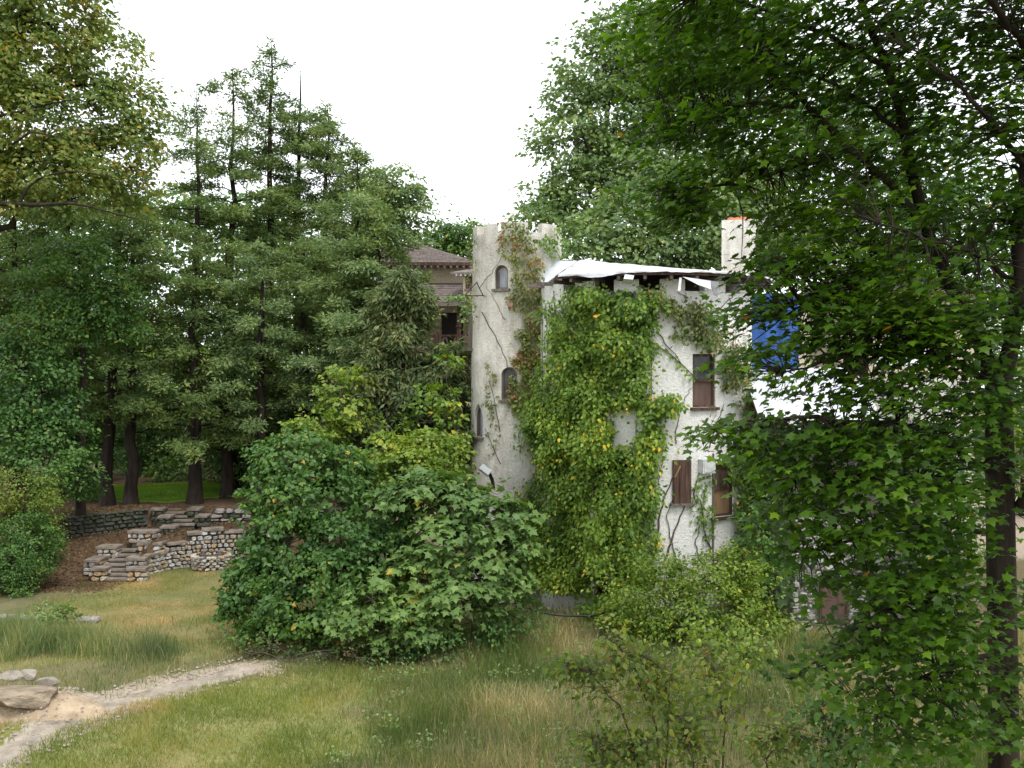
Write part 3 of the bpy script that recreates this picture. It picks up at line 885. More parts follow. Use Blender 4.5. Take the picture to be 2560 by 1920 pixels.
rock('boulder', 'big flat tan slab of rock half buried in the sandy mound', (P(45, 1745, 19.9)[0], 19.8, 0.28), (2.0, 1.2, 0.55), M['sand_rock'], 3, rot=0.1)
rock('boulder', 'pale grey angular rock behind the tan slab, near the left edge', (P(18, 1714, 20.6)[0], 20.7, 0.45), (0.6, 0.4, 0.22), M['pale_rock'], 5, rot=0.4)
rock('boulder', 'pale pointed rock in the middle of the three behind the tan slab', (P(58, 1708, 20.7)[0], 20.8, 0.46), (0.6, 0.36, 0.26), M['pale_rock'], 8, rot=-0.4)
rock('boulder', 'small smooth pale rock lying rightmost behind the tan slab', (P(116, 1714, 20.6)[0], 20.6, 0.36), (0.5, 0.26, 0.24), M['pale_rock'], 12, rot=0.5)
mb = Bag(); N = 26
mc = np.array([-9.75, 20.1])
V = []
for r_ in np.linspace(0, 1, 9):
    for q in np.arange(N) * 2 * math.pi / N:
        wq = 0.8 + 0.4 * float(vnoise(math.cos(q) * 2 + 5, math.sin(q) * 2 + 5, 4)); x = mc[0] + math.cos(q) * 1.6 * r_ * wq; y = mc[1] + math.sin(q) * 0.85 * r_ * wq
        V.append((x, y, float(hgt(x, y)) + 0.42 * (1 - r_) ** 0.8 * (0.8 + 0.5 * float(vnoise(x * 3, y * 3, 2))) - 0.05 * (r_ > 0.95)))
mb.mesh(V, [(i * N + j, i * N + (j + 1) % N, (i + 1) * N + (j + 1) % N, (i + 1) * N + j) for i in range(8) for j in range(N)], 0, True)
tag(mb.build('dirt_mound', surf_mat('sandy_soil', (0.34, 0.25, 0.16), (0.50, 0.39, 0.27), 3, 0.95, 0.9, 14, dist=0.06)), 'low mound of sandy soil around the tan rock slab', kind='structure')
eg = thing('stone_edging', 'low broken line of pale edging stones in the weeds on the left', 'stone edging', P(100, 1555, 27))
for px, py, w in ((10, 1548, 0.5), (55, 1546, 0.42), (95, 1549, 0.36), (205, 1562, 0.4), (232, 1566, 0.3)):
    d = 27.0; p = P(px, py, d)
    put('stone', VAR_RUBBLE[4 + int(rng.integers(4))], (p[0], d, float(hgt(p[0], d)) + 0.07), 0.05, (w, 0.3, 0.2), eg)


# ------------------------------------------------------------------ buildings
def ring_wall(outer, inner, z0, z1):
    """A hollow wall (closed outer and inner outlines with equal counts) as a clean solid mesh."""
    n = len(outer)
    V = [(x, y, z0) for x, y in outer] + [(x, y, z1) for x, y in outer] + [(x, y, z0) for x, y in inner] + [(x, y, z1) for x, y in inner]
    f = []
    for i in range(n):
        j = (i + 1) % n
        f += [(i, j, n + j, n + i), (2 * n + j, 2 * n + i, 3 * n + i, 3 * n + j), (n + i, n + j, 3 * n + j, 3 * n + i), (j, i, 2 * n + i, 2 * n + j)]
    me = bpy.data.meshes.new('wall'); me.from_pydata(V, [], f); me.update()
    return me


def taper_ring(c, r0, r1, thick, z0, z1, n=72, rows=1):
    V = []; f = []
    for rad in (0, thick):
        for k in range(rows + 1):
            z = z0 + (z1 - z0) * k / rows; rr_ = r0 + (r1 - r0) * k / rows - rad
            V += [(c[0] + rr_ * math.cos(a), c[1] + rr_ * math.sin(a), z) for a in np.arange(n) * 2 * math.pi / n]
    h = (rows + 1) * n
    for i in range(n):
        j = (i + 1) % n
        for k in range(rows):
            f += [(k * n + i, k * n + j, (k + 1) * n + j, (k + 1) * n + i), (h + k * n + j, h + k * n + i, h + (k + 1) * n + i, h + (k + 1) * n + j)]
        f += [(rows * n + i, rows * n + j, h + rows * n + j, h + rows * n + i), (j, i, h + i, h + j)]
    me = bpy.data.meshes.new('wall'); me.from_pydata(V, [], f); me.update()
    return me


def cut(me, cutters):
    """Cut the prisms out of the wall mesh (each a list of outline points and a depth vector)."""
    o = bpy.data.objects.new('wall', me); COL.objects.link(o)
    tmp = []
    for prof, dv in cutters:
        k = len(prof)
        V = [tuple(p) for p in prof] + [tuple(np.asarray(p) + dv) for p in prof]
        f = [tuple(range(k))[::-1], tuple(range(k, 2 * k))] + [(i, (i + 1) % k, k + (i + 1) % k, k + i) for i in range(k)]
        bm = bmesh.new()
        vs_ = [bm.verts.new(v) for v in V]
        for q in f:
            bm.faces.new([vs_[i] for i in q])
        bmesh.ops.recalc_face_normals(bm, faces=bm.faces)
        cm = bpy.data.meshes.new('cut'); bm.to_mesh(cm); bm.free()
        co = bpy.data.objects.new('cut', cm); COL.objects.link(co); tmp.append(co)
        md = o.modifiers.new('b', 'BOOLEAN'); md.operation = 'DIFFERENCE'; md.solver = 'EXACT'; md.object = co
    dg = bpy.context.evaluated_depsgraph_get()
    new = bpy.data.meshes.new_from_object(o.evaluated_get(dg))
    for co in tmp:
        m_ = co.data; bpy.data.objects.remove(co); bpy.data.meshes.remove(m_)
    bpy.data.objects.remove(o)
    new.name = 'wall'
    return new


BC = np.array([3.92, 29.6]); BR = 3.12            # the round front of the house
TC = np.array([0.16, 30.5]); TR0, TR1 = 1.50, 1.35  # the round tower
TZ = 11.0


def hit(px, c, r):
    k = (px - 1280.) / F
    a = 1 + k * k; b = -2 * (k * c[0] + c[1]); q = c @ c - r * r
    disc = b * b - 4 * a * q
    disc = np.maximum(disc, 0)
    t = (-b - np.sqrt(disc)) / (2 * a)
    return t


def wallframe(px, c, r, back=0.0):
    """Point on a round wall at column px (z = 0), with right, outward and up vectors."""
    t = float(hit(px, c, r)); x = (px - 1280.) / F * t
    n = nrm(np.array([x - c[0], t - c[1], 0]))
    rt = np.array([-n[1], n[0], 0])
    return np.array([x, t, 0]) - n * back, rt, n, t


def zrow(py, d):
    return CAM_Z - (py - HZ) / F * d


def arch(w, h, pointed=False, k=8):
    """Outline of a round-headed opening, width w and height h, from its bottom left."""
    r = w / 2
    pts = [(-r, 0), (r, 0)]
    if pointed:
        for a in np.linspace(0, 1, k):
            pts.append((r * (1 - a ** 1.6), h - 1.15 * w + 1.15 * w * a ** 0.75))
        for a in np.linspace(1, 0, k)[1:]:
            pts.append((-r * (1 - a ** 1.6), h - 1.15 * w + 1.15 * w * a ** 0.75))
    else:
        for a in np.linspace(0, math.pi, k * 2):
            pts.append((r * math.cos(a), h - r + r * math.sin(a)))
    return pts


def opening(fr, prof, z, depth=1.0):
    o, rt, n, t = fr
    return [o + rt * x + UP * (z + y) + n * 0.35 for x, y in prof], -n * depth


def frame_of(parent, fr, prof, z, w=0.06, back=0.14, depth=0.07, mat='wood_grey', name='frame'):
    """A frame following an opening's outline, set back in the reveal."""
    o, rt, n, t = fr
    pr = np.array(prof); ctr = np.array([0, (pr[:, 1].max()) / 2])
    inn = ctr + (pr - ctr) * np.array([1 - 2 * w / np.ptp(pr[:, 0]), 1 - 2 * w / np.ptp(pr[:, 1])])
    b = Bag(); k = len(pr)
    out_f = [o + rt * x + UP * (z + y) - n * back for x, y in pr]; in_f = [o + rt * x + UP * (z + y) - n * back for x, y in inn]
    in_b = [p - n * depth for p in in_f]
    b.mesh(out_f + in_f + in_b, [(i, (i + 1) % k, k + (i + 1) % k, k + i) for i in range(k)] + [(k + i, k + (i + 1) % k, 2 * k + (i + 1) % k, 2 * k + i) for i in range(k)])
    return b.build(name, M[mat], parent)


def pane_of(parent, fr, prof, z, back=0.2, mat='glass', name='pane'):
    o, rt, n, t = fr
    b = Bag(); k = len(prof)
    b.mesh([o + rt * x * 0.99 + UP * (z + y) - n * back for x, y in prof] + [o + rt * x * 0.99 + UP * (z + y) - n * (back + 0.02) for x, y in prof],
           [tuple(range(k)), tuple(range(2 * k - 1, k - 1, -1))] + [(i, k + i, k + (i + 1) % k, (i + 1) % k) for i in range(k)])
    return b.build(name, M[mat], parent)


def bars(parent, name, mat, items, fr):
    o, rt, n, t = fr
    b = Bag()
    for x, y, z in items:
        b.obox(o, rt, n, UP, x, y, z)
    return b.build(name, M[mat], parent)


def part_empty(name, parent, at, label=None):
    o = bpy.data.objects.new(name, None); COL.objects.link(o); o.empty_display_size = 0.1
    o.parent = parent
    o.location = Vector([float(c) for c in at]) - wloc(parent)
    if label:
        o['label'] = label
    return o


def flat_ngon_fix(me, mat):
    me.materials.clear(); me.materials.append(M[mat])


# ---- the tower
tw = thing('round_tower', 'tall round cream stucco tower with a notched battlement and small arched windows', 'tower', (TC[0], TC[1], 0))
cutters = []
tower_windows = []


def trad_at(z):
    return TR0 + (TR1 - TR0) * z / TZ


for (px, w_px, ytop, ybot, pt, kind) in [(1253, 33, 663, 722, False, 'cloudy'), (1273, 40, 918, 1000, False, 'dark'), (1195, 20, 1008, 1092, True, 'cloudy')]:
    zz = zrow((ytop + ybot) / 2, 29.2)
    fr = wallframe(px, TC, trad_at(zz))
    zb, zt = zrow(ybot, fr[3]), zrow(ytop, fr[3])
    cosf = abs(fr[2] @ nrm(np.array([fr[0][0], fr[0][1], 0])))
    prof = arch(w_px / F * fr[3] / cosf, zt - zb, pt)
    cutters.append(opening(fr, prof, zb, 0.9)); tower_windows.append((fr, prof, zb, kind))
# notches of the battlement
nz = zrow(581, 29.2)
for ang0, ang1 in ((-152, -137), (-121, -111), (-77, -58), (-30, -14), (10, 32), (60, 84), (112, 132), (160, 184), (214 - 8, 214 - 6)):
    a0, a1 = R(ang0), R(ang1)
    am = (a0 + a1) / 2; n = np.array([math.cos(am), math.sin(am), 0]); rt = np.array([-n[1], n[0], 0])
    hw = TR1 * (a1 - a0) / 2
    o = np.array([TC[0], TC[1], 0]) + n * 0.7
    cutters.append(([o - rt * hw + UP * nz, o + rt * hw + UP * nz, o + rt * hw + UP * (TZ + 1), o - rt * hw + UP * (TZ + 1)], n * 1.5))
wall_t = cut(taper_ring(TC, TR0, TR1, 0.28, -0.5, zrow(557, 29.2), 72, 1), cutters)
flat_ngon_fix(wall_t, 'tower'); link('wall', wall_t, tw)
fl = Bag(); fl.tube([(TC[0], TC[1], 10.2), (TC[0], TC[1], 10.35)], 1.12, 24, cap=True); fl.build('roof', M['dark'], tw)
for fr, prof, zb, kind in tower_windows:
    wn = part_empty('window', tw, fr[0] + UP * zb)
    frame_of(wn, fr, prof, zb, 0.05, 0.10)
    pane_of(wn, fr, prof, zb, 0.16, 'haze_glass' if kind == 'cloudy' else 'glass')
    hw = max(p[0] for p in prof)
    bars(wn, 'sill', 'wood_grey', [((-hw - 0.07, hw + 0.07), (-0.12, 0.09), (zb - 0.075, zb - 0.004))], fr)
    if kind == 'dark':
        bars(wn, 'sash', 'wood', [((-0.02, 0.02), (-0.15, -0.11), (zb, zb + 0.7)), ((-hw, hw), (-0.15, -0.105), (zb + 0.34, zb + 0.38))], fr)
    else:
        bars(wn, 'shutter_edge', 'wood_grey', [((-hw + 0.02, -hw * 0.55), (-0.145, -0.10), (zb + 0.02, zb + (max(p[1] for p in prof)) * 0.72))], fr)
# side window of the tower, seen edge-on at its left flank
fr = wallframe(1183, TC, trad_at(7.5))
swn = part_empty('window', tw, fr[0] + UP * 7.5)
bars(swn, 'frame', 'wood_grey', [((-0.18, -0.12), (-0.05, 0.05), (zrow(868, 30), zrow(790, 30))), ((-0.26, -0.20), (-0.05, 0.08), (zrow(868, 30), zrow(790, 30)))], fr)
bars(swn, 'sill', 'wood_grey', [((-0.32, -0.06), (-0.05, 0.12), (zrow(877, 30), zrow(869, 30)))], fr)
# iron bracket and the floodlight on the tower
bk = Bag()
p0, p1, p2 = P(1163, 738, 29.5), P(1192, 706, 29.25), P(1208, 739, 29.33)
for a, b in ((p0, p1), (p1, p2), (p2, p0)):
    bk.tube([a, (a + b) / 2 + UP * -0.01, b], 0.016, 5)
bk.tube([p2, p2 + np.array([0.05, 0.25, 0])], 0.016, 5)
bk.build('bracket', M['iron'], tw)
fl_ = thing('floodlight', 'grey floodlight with a dark arm bolted low on the round tower', 'floodlight', P(1216, 1190, 28.9))
c = P(1213, 1176, 28.75)
r_, n_, u_ = nrm(np.array([0.75, 0.1, -0.6])), nrm(np.array([0.1, -0.95, 0.3])), nrm(np.array([0.62, 0.25, 0.72]))
hb = Bag(); hb.obox(c, r_, n_, u_, (-0.17, 0.17), (-0.10, 0.10), (-0.09, 0.09)); hb.build('lamp_head', M['metal'], fl_)
hb = Bag(); hb.obox(c, r_, n_, u_, (-0.15, 0.15), (0.102, 0.112), (-0.075, 0.075)); hb.build('lens', M['tarp_grey'], fl_)
hb = Bag(); hb.tube([c + r_ * 0.16, c + r_ * 0.26 - UP * 0.12, c + r_ * 0.30 - UP * 0.36 + np.array([0, 0.3, 0])], 0.055, 6, cap=True); hb.build('arm', M['black'], fl_)

# ---- the house with the rounded front
hs = thing('stucco_house', 'white roughcast house with a rounded front, boarded windows and attic gaps under the eaves', 'house', (BC[0], BC[1], 0))
na = 60
an = np.linspace(math.pi, 2 * math.pi, na)
outer = [(BC[0] + BR * math.cos(a), BC[1] + BR * math.sin(a)) for a in an] + [(BC[0] + BR, BC[1] + 5.0), (BC[0] - BR, BC[1] + 5.0)]
ri = BR - 0.32
inner = [(BC[0] + ri * math.cos(a), BC[1] + ri * math.sin(a)) for a in an] + [(BC[0] + ri, BC[1] + 4.68), (BC[0] - ri, BC[1] + 4.68)]
cutters = []
hw_list = []
for key, x0, x1, y0, y1 in [('W1', 1733, 1790, 885, 1018), ('W2', 1560, 1612, 865, 1012), ('W3', 1786, 1836, 1157, 1291), ('W4', 1480, 1520, 880, 1010)]:
    fr = wallframe((x0 + x1) / 2, BC, BR)
    pa, pb_ = wallframe(x0, BC, BR)[0], wallframe(x1, BC, BR)[0]
    w = np.linalg.norm(pa - pb_)
    zb, zt = zrow(y1, fr[3]), zrow(y0, fr[3])
    prof = [(-w / 2, 0), (w / 2, 0), (w / 2, zt - zb), (-w / 2, zt - zb)]
    cutters.append(opening(fr, prof, zb, 0.9)); hw_list.append((key, fr, prof, zb, w, zt - zb))
afr = wallframe(1540, BC, BR)
azb, azt = -0.05, zrow(1140, afr[3])
aprof = arch(1.25, azt - azb)
cutters.append(opening(afr, aprof, azb, 1.0))
for x0, x1, y0 in ((1408, 1436, 731), (1486, 1534, 726), (1597, 1650, 726), (1713, 1762, 731), (1815, 1851, 740)):
    fr = wallframe((x0 + x1) / 2, BC, BR)
    w = np.linalg.norm(wallframe(x0, BC, BR)[0] - wallframe(x1, BC, BR)[0])
    cutters.append(opening(fr, [(-w / 2, 0), (w / 2, 0), (w / 2, 1.0), (-w / 2, 1.0)], 8.96, 0.9))
wall_h = cut(ring_wall(outer, inner, -0.5, 9.27), cutters)
flat_ngon_fix(wall_h, 'stucco'); link('wall', wall_h, hs)
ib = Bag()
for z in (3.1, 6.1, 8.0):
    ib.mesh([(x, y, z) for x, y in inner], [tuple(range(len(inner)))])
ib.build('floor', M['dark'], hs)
for key, fr, prof, zb, w, h in hw_list:
    wn = part_empty('window', hs, fr[0] + UP * zb)
    frame_of(wn, fr, prof, zb, 0.055, 0.07, 0.10, 'wood')
    bars(wn, 'sill', 'wood', [((-w / 2 - 0.07, w / 2 + 0.07), (-0.1, 0.09), (zb - 0.08, zb - 0.004))], fr)
    lo_ = [(x, y * 0.485) for x, y in prof]; up_ = [(x, h * 0.515 + y * 0.485) for x, y in prof]
    if key == 'W1':
        pane_of(wn, fr, up_, zb, 0.15, 'glass'); pane_of(wn, fr, lo_, zb, 0.13, 'ply_red', 'board')
    elif key == 'W3':
        pane_of(wn, fr, up_, zb, 0.15, 'ply_red', 'board'); pane_of(wn, fr, lo_, zb, 0.13, 'ply', 'board')
    else:
        pane_of(wn, fr, up_, zb, 0.17, 'glass'); pane_of(wn, fr, lo_, zb, 0.15, 'glass')
    bars(wn, 'sash', 'wood', [((-w / 2, w / 2), (-0.12, -0.075), (zb + h * 0.48, zb + h * 0.52))], fr)
# boarded shutter panel, the narrow board above it and the meter box
fr = wallframe(1704, BC, BR); w = 48 / F * fr[3]
zb, zt = zrow(1258, fr[3]), zrow(1150, fr[3])
sh = part_empty('shutter', hs, fr[0] + UP * zb, 'dark brown plank shutter closing a small window')
for i in range(3):
    bars(sh, 'plank', 'wood', [((-w / 2 + w / 3 * i + 0.004, -w / 2 + w / 3 * (i + 1) - 0.004), (0.0, 0.075 + 0.006 * (i % 2)), (zb, zt))], fr)
bars(sh, 'sill', 'wood_grey', [((-w / 2 - 0.07, w / 2 + 0.05), (0.0, 0.13), (zb - 0.06, zb - 0.003))], fr)
sb_ = Bag(); o, rt, n, t = fr
sb_.obox(o + UP * (zt - 0.3) - rt * (w * 0.28) + n * 0.09, nrm(rt * 0.5 + UP), n, nrm(UP * 0.5 - rt), (-0.17, 0.17), (0, 0.02), (-0.02, 0.02)); sb_.build('slat', M['ply'], sh)
fr = wallframe(1638, BC, BR)
bars(hs, 'board', 'wood_grey', [((-0.10, 0.03), (0.0, 0.06), (zrow(1135, fr[3]), zrow(1072, fr[3])))], fr)
bars(hs, 'bracket', 'wood', [((0.04, 0.16), (0.0, 0.09), (zrow(1106, fr[3]), zrow(1071, fr[3])))], fr)
mfr = wallframe(1762, BC, BR)
mt = thing('meter_box', 'pale grey metal meter box fixed to the white wall between shutter and boarded window', 'meter box', mfr[0] + UP * zrow(1166, mfr[3]))
zb, zt = zrow(1182, mfr[3]), zrow(1150, mfr[3])
bars(mt, 'box', 'metal', [((-0.20, 0.20), (0.0, 0.22), (zb, zt))], mfr)
bars(mt, 'lid', 'tarp_grey', [((-0.215, 0.215), (0.0, 0.235), (zt + 0.003, zt + 0.03))], mfr)
bars(mt, 'door', 'metal', [((-0.165, 0.165), (0.222, 0.236), (zb + 0.03, zt - 0.03))], mfr)
cp = Bag(); o, rt, n, t = wallframe(1782, BC, BR)
cp.tube([o + n * 0.03 + UP * zz for zz in (zrow(1440, t), zrow(1300, t), zrow(1183, t), 4.6)], 0.025, 6); cp.build('conduit', M['wood_grey'], hs)
o, rt, n, t = wallframe(1349, BC, BR)
dp = Bag(); dp.tube([(1.02, 28.75, z) for z in (0, 4, 9.1)], 0.06, 8); dp.build('downpipe', M['iron'], hs)
# dark timbers of the doorway
bars(hs, 'door', 'wood', [((-0.6, -0.52), (-0.25, -0.18), (0, azt - 0.4)), ((0.52, 0.6), (-0.25, -0.18), (0, azt - 0.4)), ((-0.52, 0.52), (-0.25, -0.18), (1.95, 2.05)), ((-0.05, 0.05), (-0.25, -0.19), (0, 1.95))], afr)

# roof: a shallow deck fanning from the round eave up to a short ridge
ER = BR + 0.52; EZ = 9.42
RA, RB = np.array([0.7, 31.6, 10.45]), np.array([6.3, 33.0, 10.12])


def roof_pt(a, s, lift=0.0, er=ER):
    e = np.array([BC[0] + er * math.cos(a), BC[1] + er * math.sin(a), EZ])
    q = np.clip((a - R(178)) / (R(352) - R(178)), 0, 1)
    r = RA + (RB - RA) * q
    p = e + (r - e) * s
    p[2] += lift
    return p


aa = np.linspace(R(221), R(368), 60)
dk = Bag()
top = np.array([[roof_pt(a, s, 0.0) for s in np.linspace(0, 1, 5)] for a in aa])
bot = top - UP * 0.09
n5 = 5
Vt = np.concatenate([top.reshape(-1, 3), bot.reshape(-1, 3)]); h = len(aa) * n5
fcs = []
for i in range(len(aa) - 1):
    for j in range(n5 - 1):
        q = (i * n5 + j, (i + 1) * n5 + j, (i + 1) * n5 + j + 1, i * n5 + j + 1)
        fcs += [q, tuple(h + k for k in q[::-1])]
    fcs.append((i * n5, h + i * n5, h + (i + 1) * n5, (i + 1) * n5))
dk.mesh(Vt, fcs)
roof = dk.build('roof', M['wood'], hs)
bk = Bag()   # rear slope and the flat cover behind the ridge
bk.mesh([RA - UP * 0.01, RB - UP * 0.01, (BC[0] + ER, BC[1] + 5.2, EZ), (BC[0] - ER, BC[1] + 5.2, EZ), (BC[0] - ER, BC[1], EZ - 0.01), (BC[0] + ER, BC[1], EZ - 0.01)], [(0, 1, 2, 3), (0, 3, 4), (1, 5, 2)])
bk.build('rear_roof', M['shingle'], hs)
for a in np.linspace(R(196), R(352), 15):
    p = np.array([BC[0], BC[1], 0]); n = np.array([math.cos(a), math.sin(a), 0]); rt = np.array([-n[1], n[0], 0])
    k = Bag(); k.obox(p, rt, n, UP, (-0.04, 0.04), (BR - 0.2, ER - 0.04), (EZ - 0.19, EZ - 0.093)); k.build('rafter', M['wood_grey'], roof)
k = Bag()
for (a, b, c_, d) in [((1345, 650, 30.0), (1442, 653, 29.3), (1352, 717, 28.9), (1347, 720, 29.0))]:
    q = [P(*a), P(*b), P(*c_), P(*d)]
    k.mesh(q + [p + np.array([0.03, 0.05, -0.02]) for p in q], [(0, 1, 2, 3), (7, 6, 5, 4), (0, 4, 5, 1), (1, 5, 6, 2), (2, 6, 7, 3), (3, 7, 4, 0)])
k.build('flashing_sheet', M['tarp_grey'], hs)
ch = P(1849, 620, 32.0); hw = 41 / F * 32.0
k = Bag(); cdir = nrm(np.array([ch[0], 32.2, 0])); crt = np.array([cdir[1], -cdir[0], 0]); k.obox(np.array([ch[0], 32.2, 0]), crt, cdir, UP, (-hw, hw), (-0.5, 0.5), (9.3, zrow(551, 31.8))); cm = k.build('chimney', M['tower'], hs)
k = Bag(); zc = zrow(551, 31.8); k.tube([(ch[0] + 0.02, 32.2, zc + 0.003), (ch[0] + 0.02, 32.2, zc + 0.13)], [0.40, 0.37], 18, cap=True); k.build('chimney_pot', M['terra'], cm)

# the white tarp over that roof, with a scalloped loose edge
tp = thing('white_tarp', 'torn white plastic tarp draped over the rounded roof below the chimney', 'tarp', (BC[0], BC[1] - ER, EZ))
ta = np.linspace(R(224), R(366), 150); ts = np.array([-0.10, -0.05, 0.0, 0.03, 0.1, 0.2, 0.35, 0.55, 0.8, 1.0])
V = []
for i, a in enumerate(ta):
    sc = 0.03 + 0.07 * max(0, float(vnoise(a * 5, 0.3, 1)) - 0.45) + 0.02 * float(vnoise(a * 31, 2, 2)) + 0.10 * math.exp(-((a - R(244)) / 0.14) ** 2)
    for s in ts:
        if s <= 0:
            p = roof_pt(a, 0.0, 0.02, ER + 0.04)
            p[2] += s * 10 * sc
            p[:2] += np.array([math.cos(a), math.sin(a)]) * 0.05 * float(vnoise(a * 23, s * 30, 3))
        else:
            p = roof_pt(a, s, 0.025 + 0.03 * (float(vnoise(a * 9, s * 5, 4)) - 0.3), ER + 0.04)
        V.append(p)
m = len(ts)
k = Bag(); k.mesh(V, [(i * m + j, (i + 1) * m + j, (i + 1) * m + j + 1, i * m + j + 1) for i in range(len(ta) - 1) for j in range(m - 1)], 0, True); k.build('sheet', M['tarp'], tp)


def flap(pts, mat, name, parent, th=0.015):
    q = [P(*p) for p in pts]; n = nrm(np.cross(q[1] - q[0], q[-1] - q[0]))
    kk = len(q); b = Bag()
    b.mesh(q + [p + n * th for p in q], [tuple(range(kk)), tuple(range(2 * kk - 1, kk - 1, -1))] + [(i, kk + i, kk + (i + 1) % kk, (i + 1) % kk) for i in range(kk)])
    return b.build(name, M[mat], parent)


flap([(1559, 697, 25.75), (1562, 686, 25.8), (1585, 689, 25.8), (1582, 699, 25.75)], 'tarp', 'board_end', tp, 0.25)
flap([(1694, 727, 25.95), (1698, 694, 26.0), (1704, 694, 26.0), (1701, 727, 25.95)], 'tarp', 'hanging_strip', tp)
flap([(1706, 692, 25.95), (1776, 702, 26.2), (1778, 724, 26.1), (1745, 712, 26.0)], 'tarp_grey', 'loose_flap', tp)
flap([(1776, 702, 26.2), (1796, 705, 26.3), (1793, 742, 26.2), (1783, 736, 26.15)], 'tarp_dark', 'loose_flap', tp)

# ---- right wing: stone base, upper wall toned dark as eave shade, white-sheeted lean-to roof
wg = thing('lean_to_wing', 'low wing with a rubble base and white sheeted lean-to roof behind the maple', 'house wing', (8.8, 26.2, 0))
WX0, WX1, WY = 7.42, 11.6, 26.1
k = Bag(); k.box((WX0, WY + 0.6, 2.9), (WX1, WY + 6, 5.4)); k.box((WX0 + 0.04, WY + 0.05, -0.3), (WX1 - 0.04, WY + 5.9, 2.897), 1)
k.build('wall', [M['wood_grey'], M['mortar_light']], wg)  # grey wood colour paints the shade below the eave on the upper wall
rubble(wg, [(WX0, WY + 0.02), (8.02, WY + 0.02)], 0.0, 2.88, 0.27, 0.16, VAR_RUBBLE, 0.13, 90)
rubble(wg, [(8.86, WY + 0.02), (10.6, WY + 0.02)], 0.0, 2.88, 0.30, 0.17, VAR_RUBBLE, 0.13, 130)
rubble(wg, [(8.03, WY + 0.02), (8.85, WY + 0.02)], 0.0, 0.28, 0.27, 0.14, VAR_RUBBLE, 0.13, 20)
rubble(wg, [(8.03, WY + 0.02), (8.85, WY + 0.02)], 1.40, 2.88, 0.27, 0.16, VAR_RUBBLE, 0.13, 40)
IDF = (np.array([0., WY, 0]), np.array([1., 0, 0]), np.array([0, -1., 0]), WY)
IDF2 = (np.array([0., WY + 0.6, 0]), np.array([1., 0, 0]), np.array([0, -1., 0]), WY)


def boarded(parent, x0, x1, z0, z1, mat, IDF=IDF, lab=None):
    wn = part_empty('window', parent, (x0, WY, z0), lab)
    bars(wn, 'frame', 'wood', [((x0, x0 + 0.06), (0.02, 0.09), (z0, z1)), ((x1 - 0.06, x1), (0.02, 0.09), (z0, z1)), ((x0 + 0.061, x1 - 0.061), (0.02, 0.085), (z1 - 0.06, z1)), ((x0 - 0.05, x1 + 0.05), (0.02, 0.11), (z0 - 0.06, z0 - 0.002))], IDF)
    bars(wn, 'board', mat, [((x0 + 0.061, (x0 + x1) / 2 - 0.003), (0.02, 0.06), (z0, z1 - 0.061)), (((x0 + x1) / 2 + 0.003, x1 - 0.061), (0.02, 0.055), (z0, z1 - 0.061))], IDF)


boarded(wg, 8.06, 8.82, 0.30, 1.36, 'ply_red')
boarded(wg, 8.1, 8.8, 3.45, 4.3, 'ply_red', IDF2)
boarded(wg, 9.4, 9.95, 0.75, 1.3, 'wood')
RZ = P(2000, 1052, 25.5)[2]
k = Bag()
V = [np.array([6.35, 25.45, RZ]), np.array([9.5, 25.45, RZ]), np.array([10.3, 30.0, RZ + 1.35]), np.array([6.9, 30.0, RZ + 1.35])]
k.mesh(V + [p - UP * 0.08 for p in V], [(0, 1, 2, 3), (7, 6, 5, 4), (0, 4, 5, 1), (1, 5, 6, 2), (2, 6, 7, 3), (3, 7, 4, 0)])
lr = k.build('roof', M['wood'], wg)
for i in range(4):
    f0, f1 = i / 4, (i + 1) / 4
    a, b = V[0] + (V[3] - V[0]) * f0, V[1] + (V[2] - V[1]) * f0
    c_, d = V[1] + (V[2] - V[1]) * (f1 + 0.01), V[0] + (V[3] - V[0]) * (f1 + 0.01)
    q = [a - UP * 0.0, b, c_, d]
    kb = Bag(); lift = 0.012 + 0.012 * (i % 2)
    kb.mesh([p + UP * lift for p in q] + [p + UP * (lift + 0.008) for p in q], [(4, 5, 6, 7), (3, 2, 1, 0), (0, 1, 5, 4), (1, 2, 6, 5), (2, 3, 7, 6), (3, 0, 4, 7)]); kb.build('roof_sheet', M['tarp'], lr)
kb = Bag(); kb.box((7.0, 25.40, RZ - 0.22), (8.0, 25.44, RZ - 0.003)); kb.build('fascia', M['tarp'], lr)
flap([(2082, 1045, 25.4), (2090, 1042, 25.4), (2104, 1064, 25.38), (2095, 1068, 25.38)], 'tarp', 'fascia_end', lr, 0.05)
k = Bag(); k.box((6.9, 30.05, 4.0), (9.0, 33.5, 9.0)); k.build('rear_wall', M['cream'], wg)
k = Bag(); k.box((9.7, 28.6, 2.9), (13.2, 33, 6.6)); k.build('side_wall', M['tower'], wg)
k = Bag(); V = [P(2180, 905, 28.4), P(2330, 912, 28.4), P(2320, 868, 31.0), P(2200, 862, 31.0)]
k.mesh(V + [p - UP * 0.1 for p in V], [(0, 1, 2, 3), (7, 6, 5, 4), (0, 4, 5, 1), (1, 5, 6, 2), (2, 6, 7, 3), (3, 7, 4, 0)]); k.build('side_roof', M['tarp'], wg)

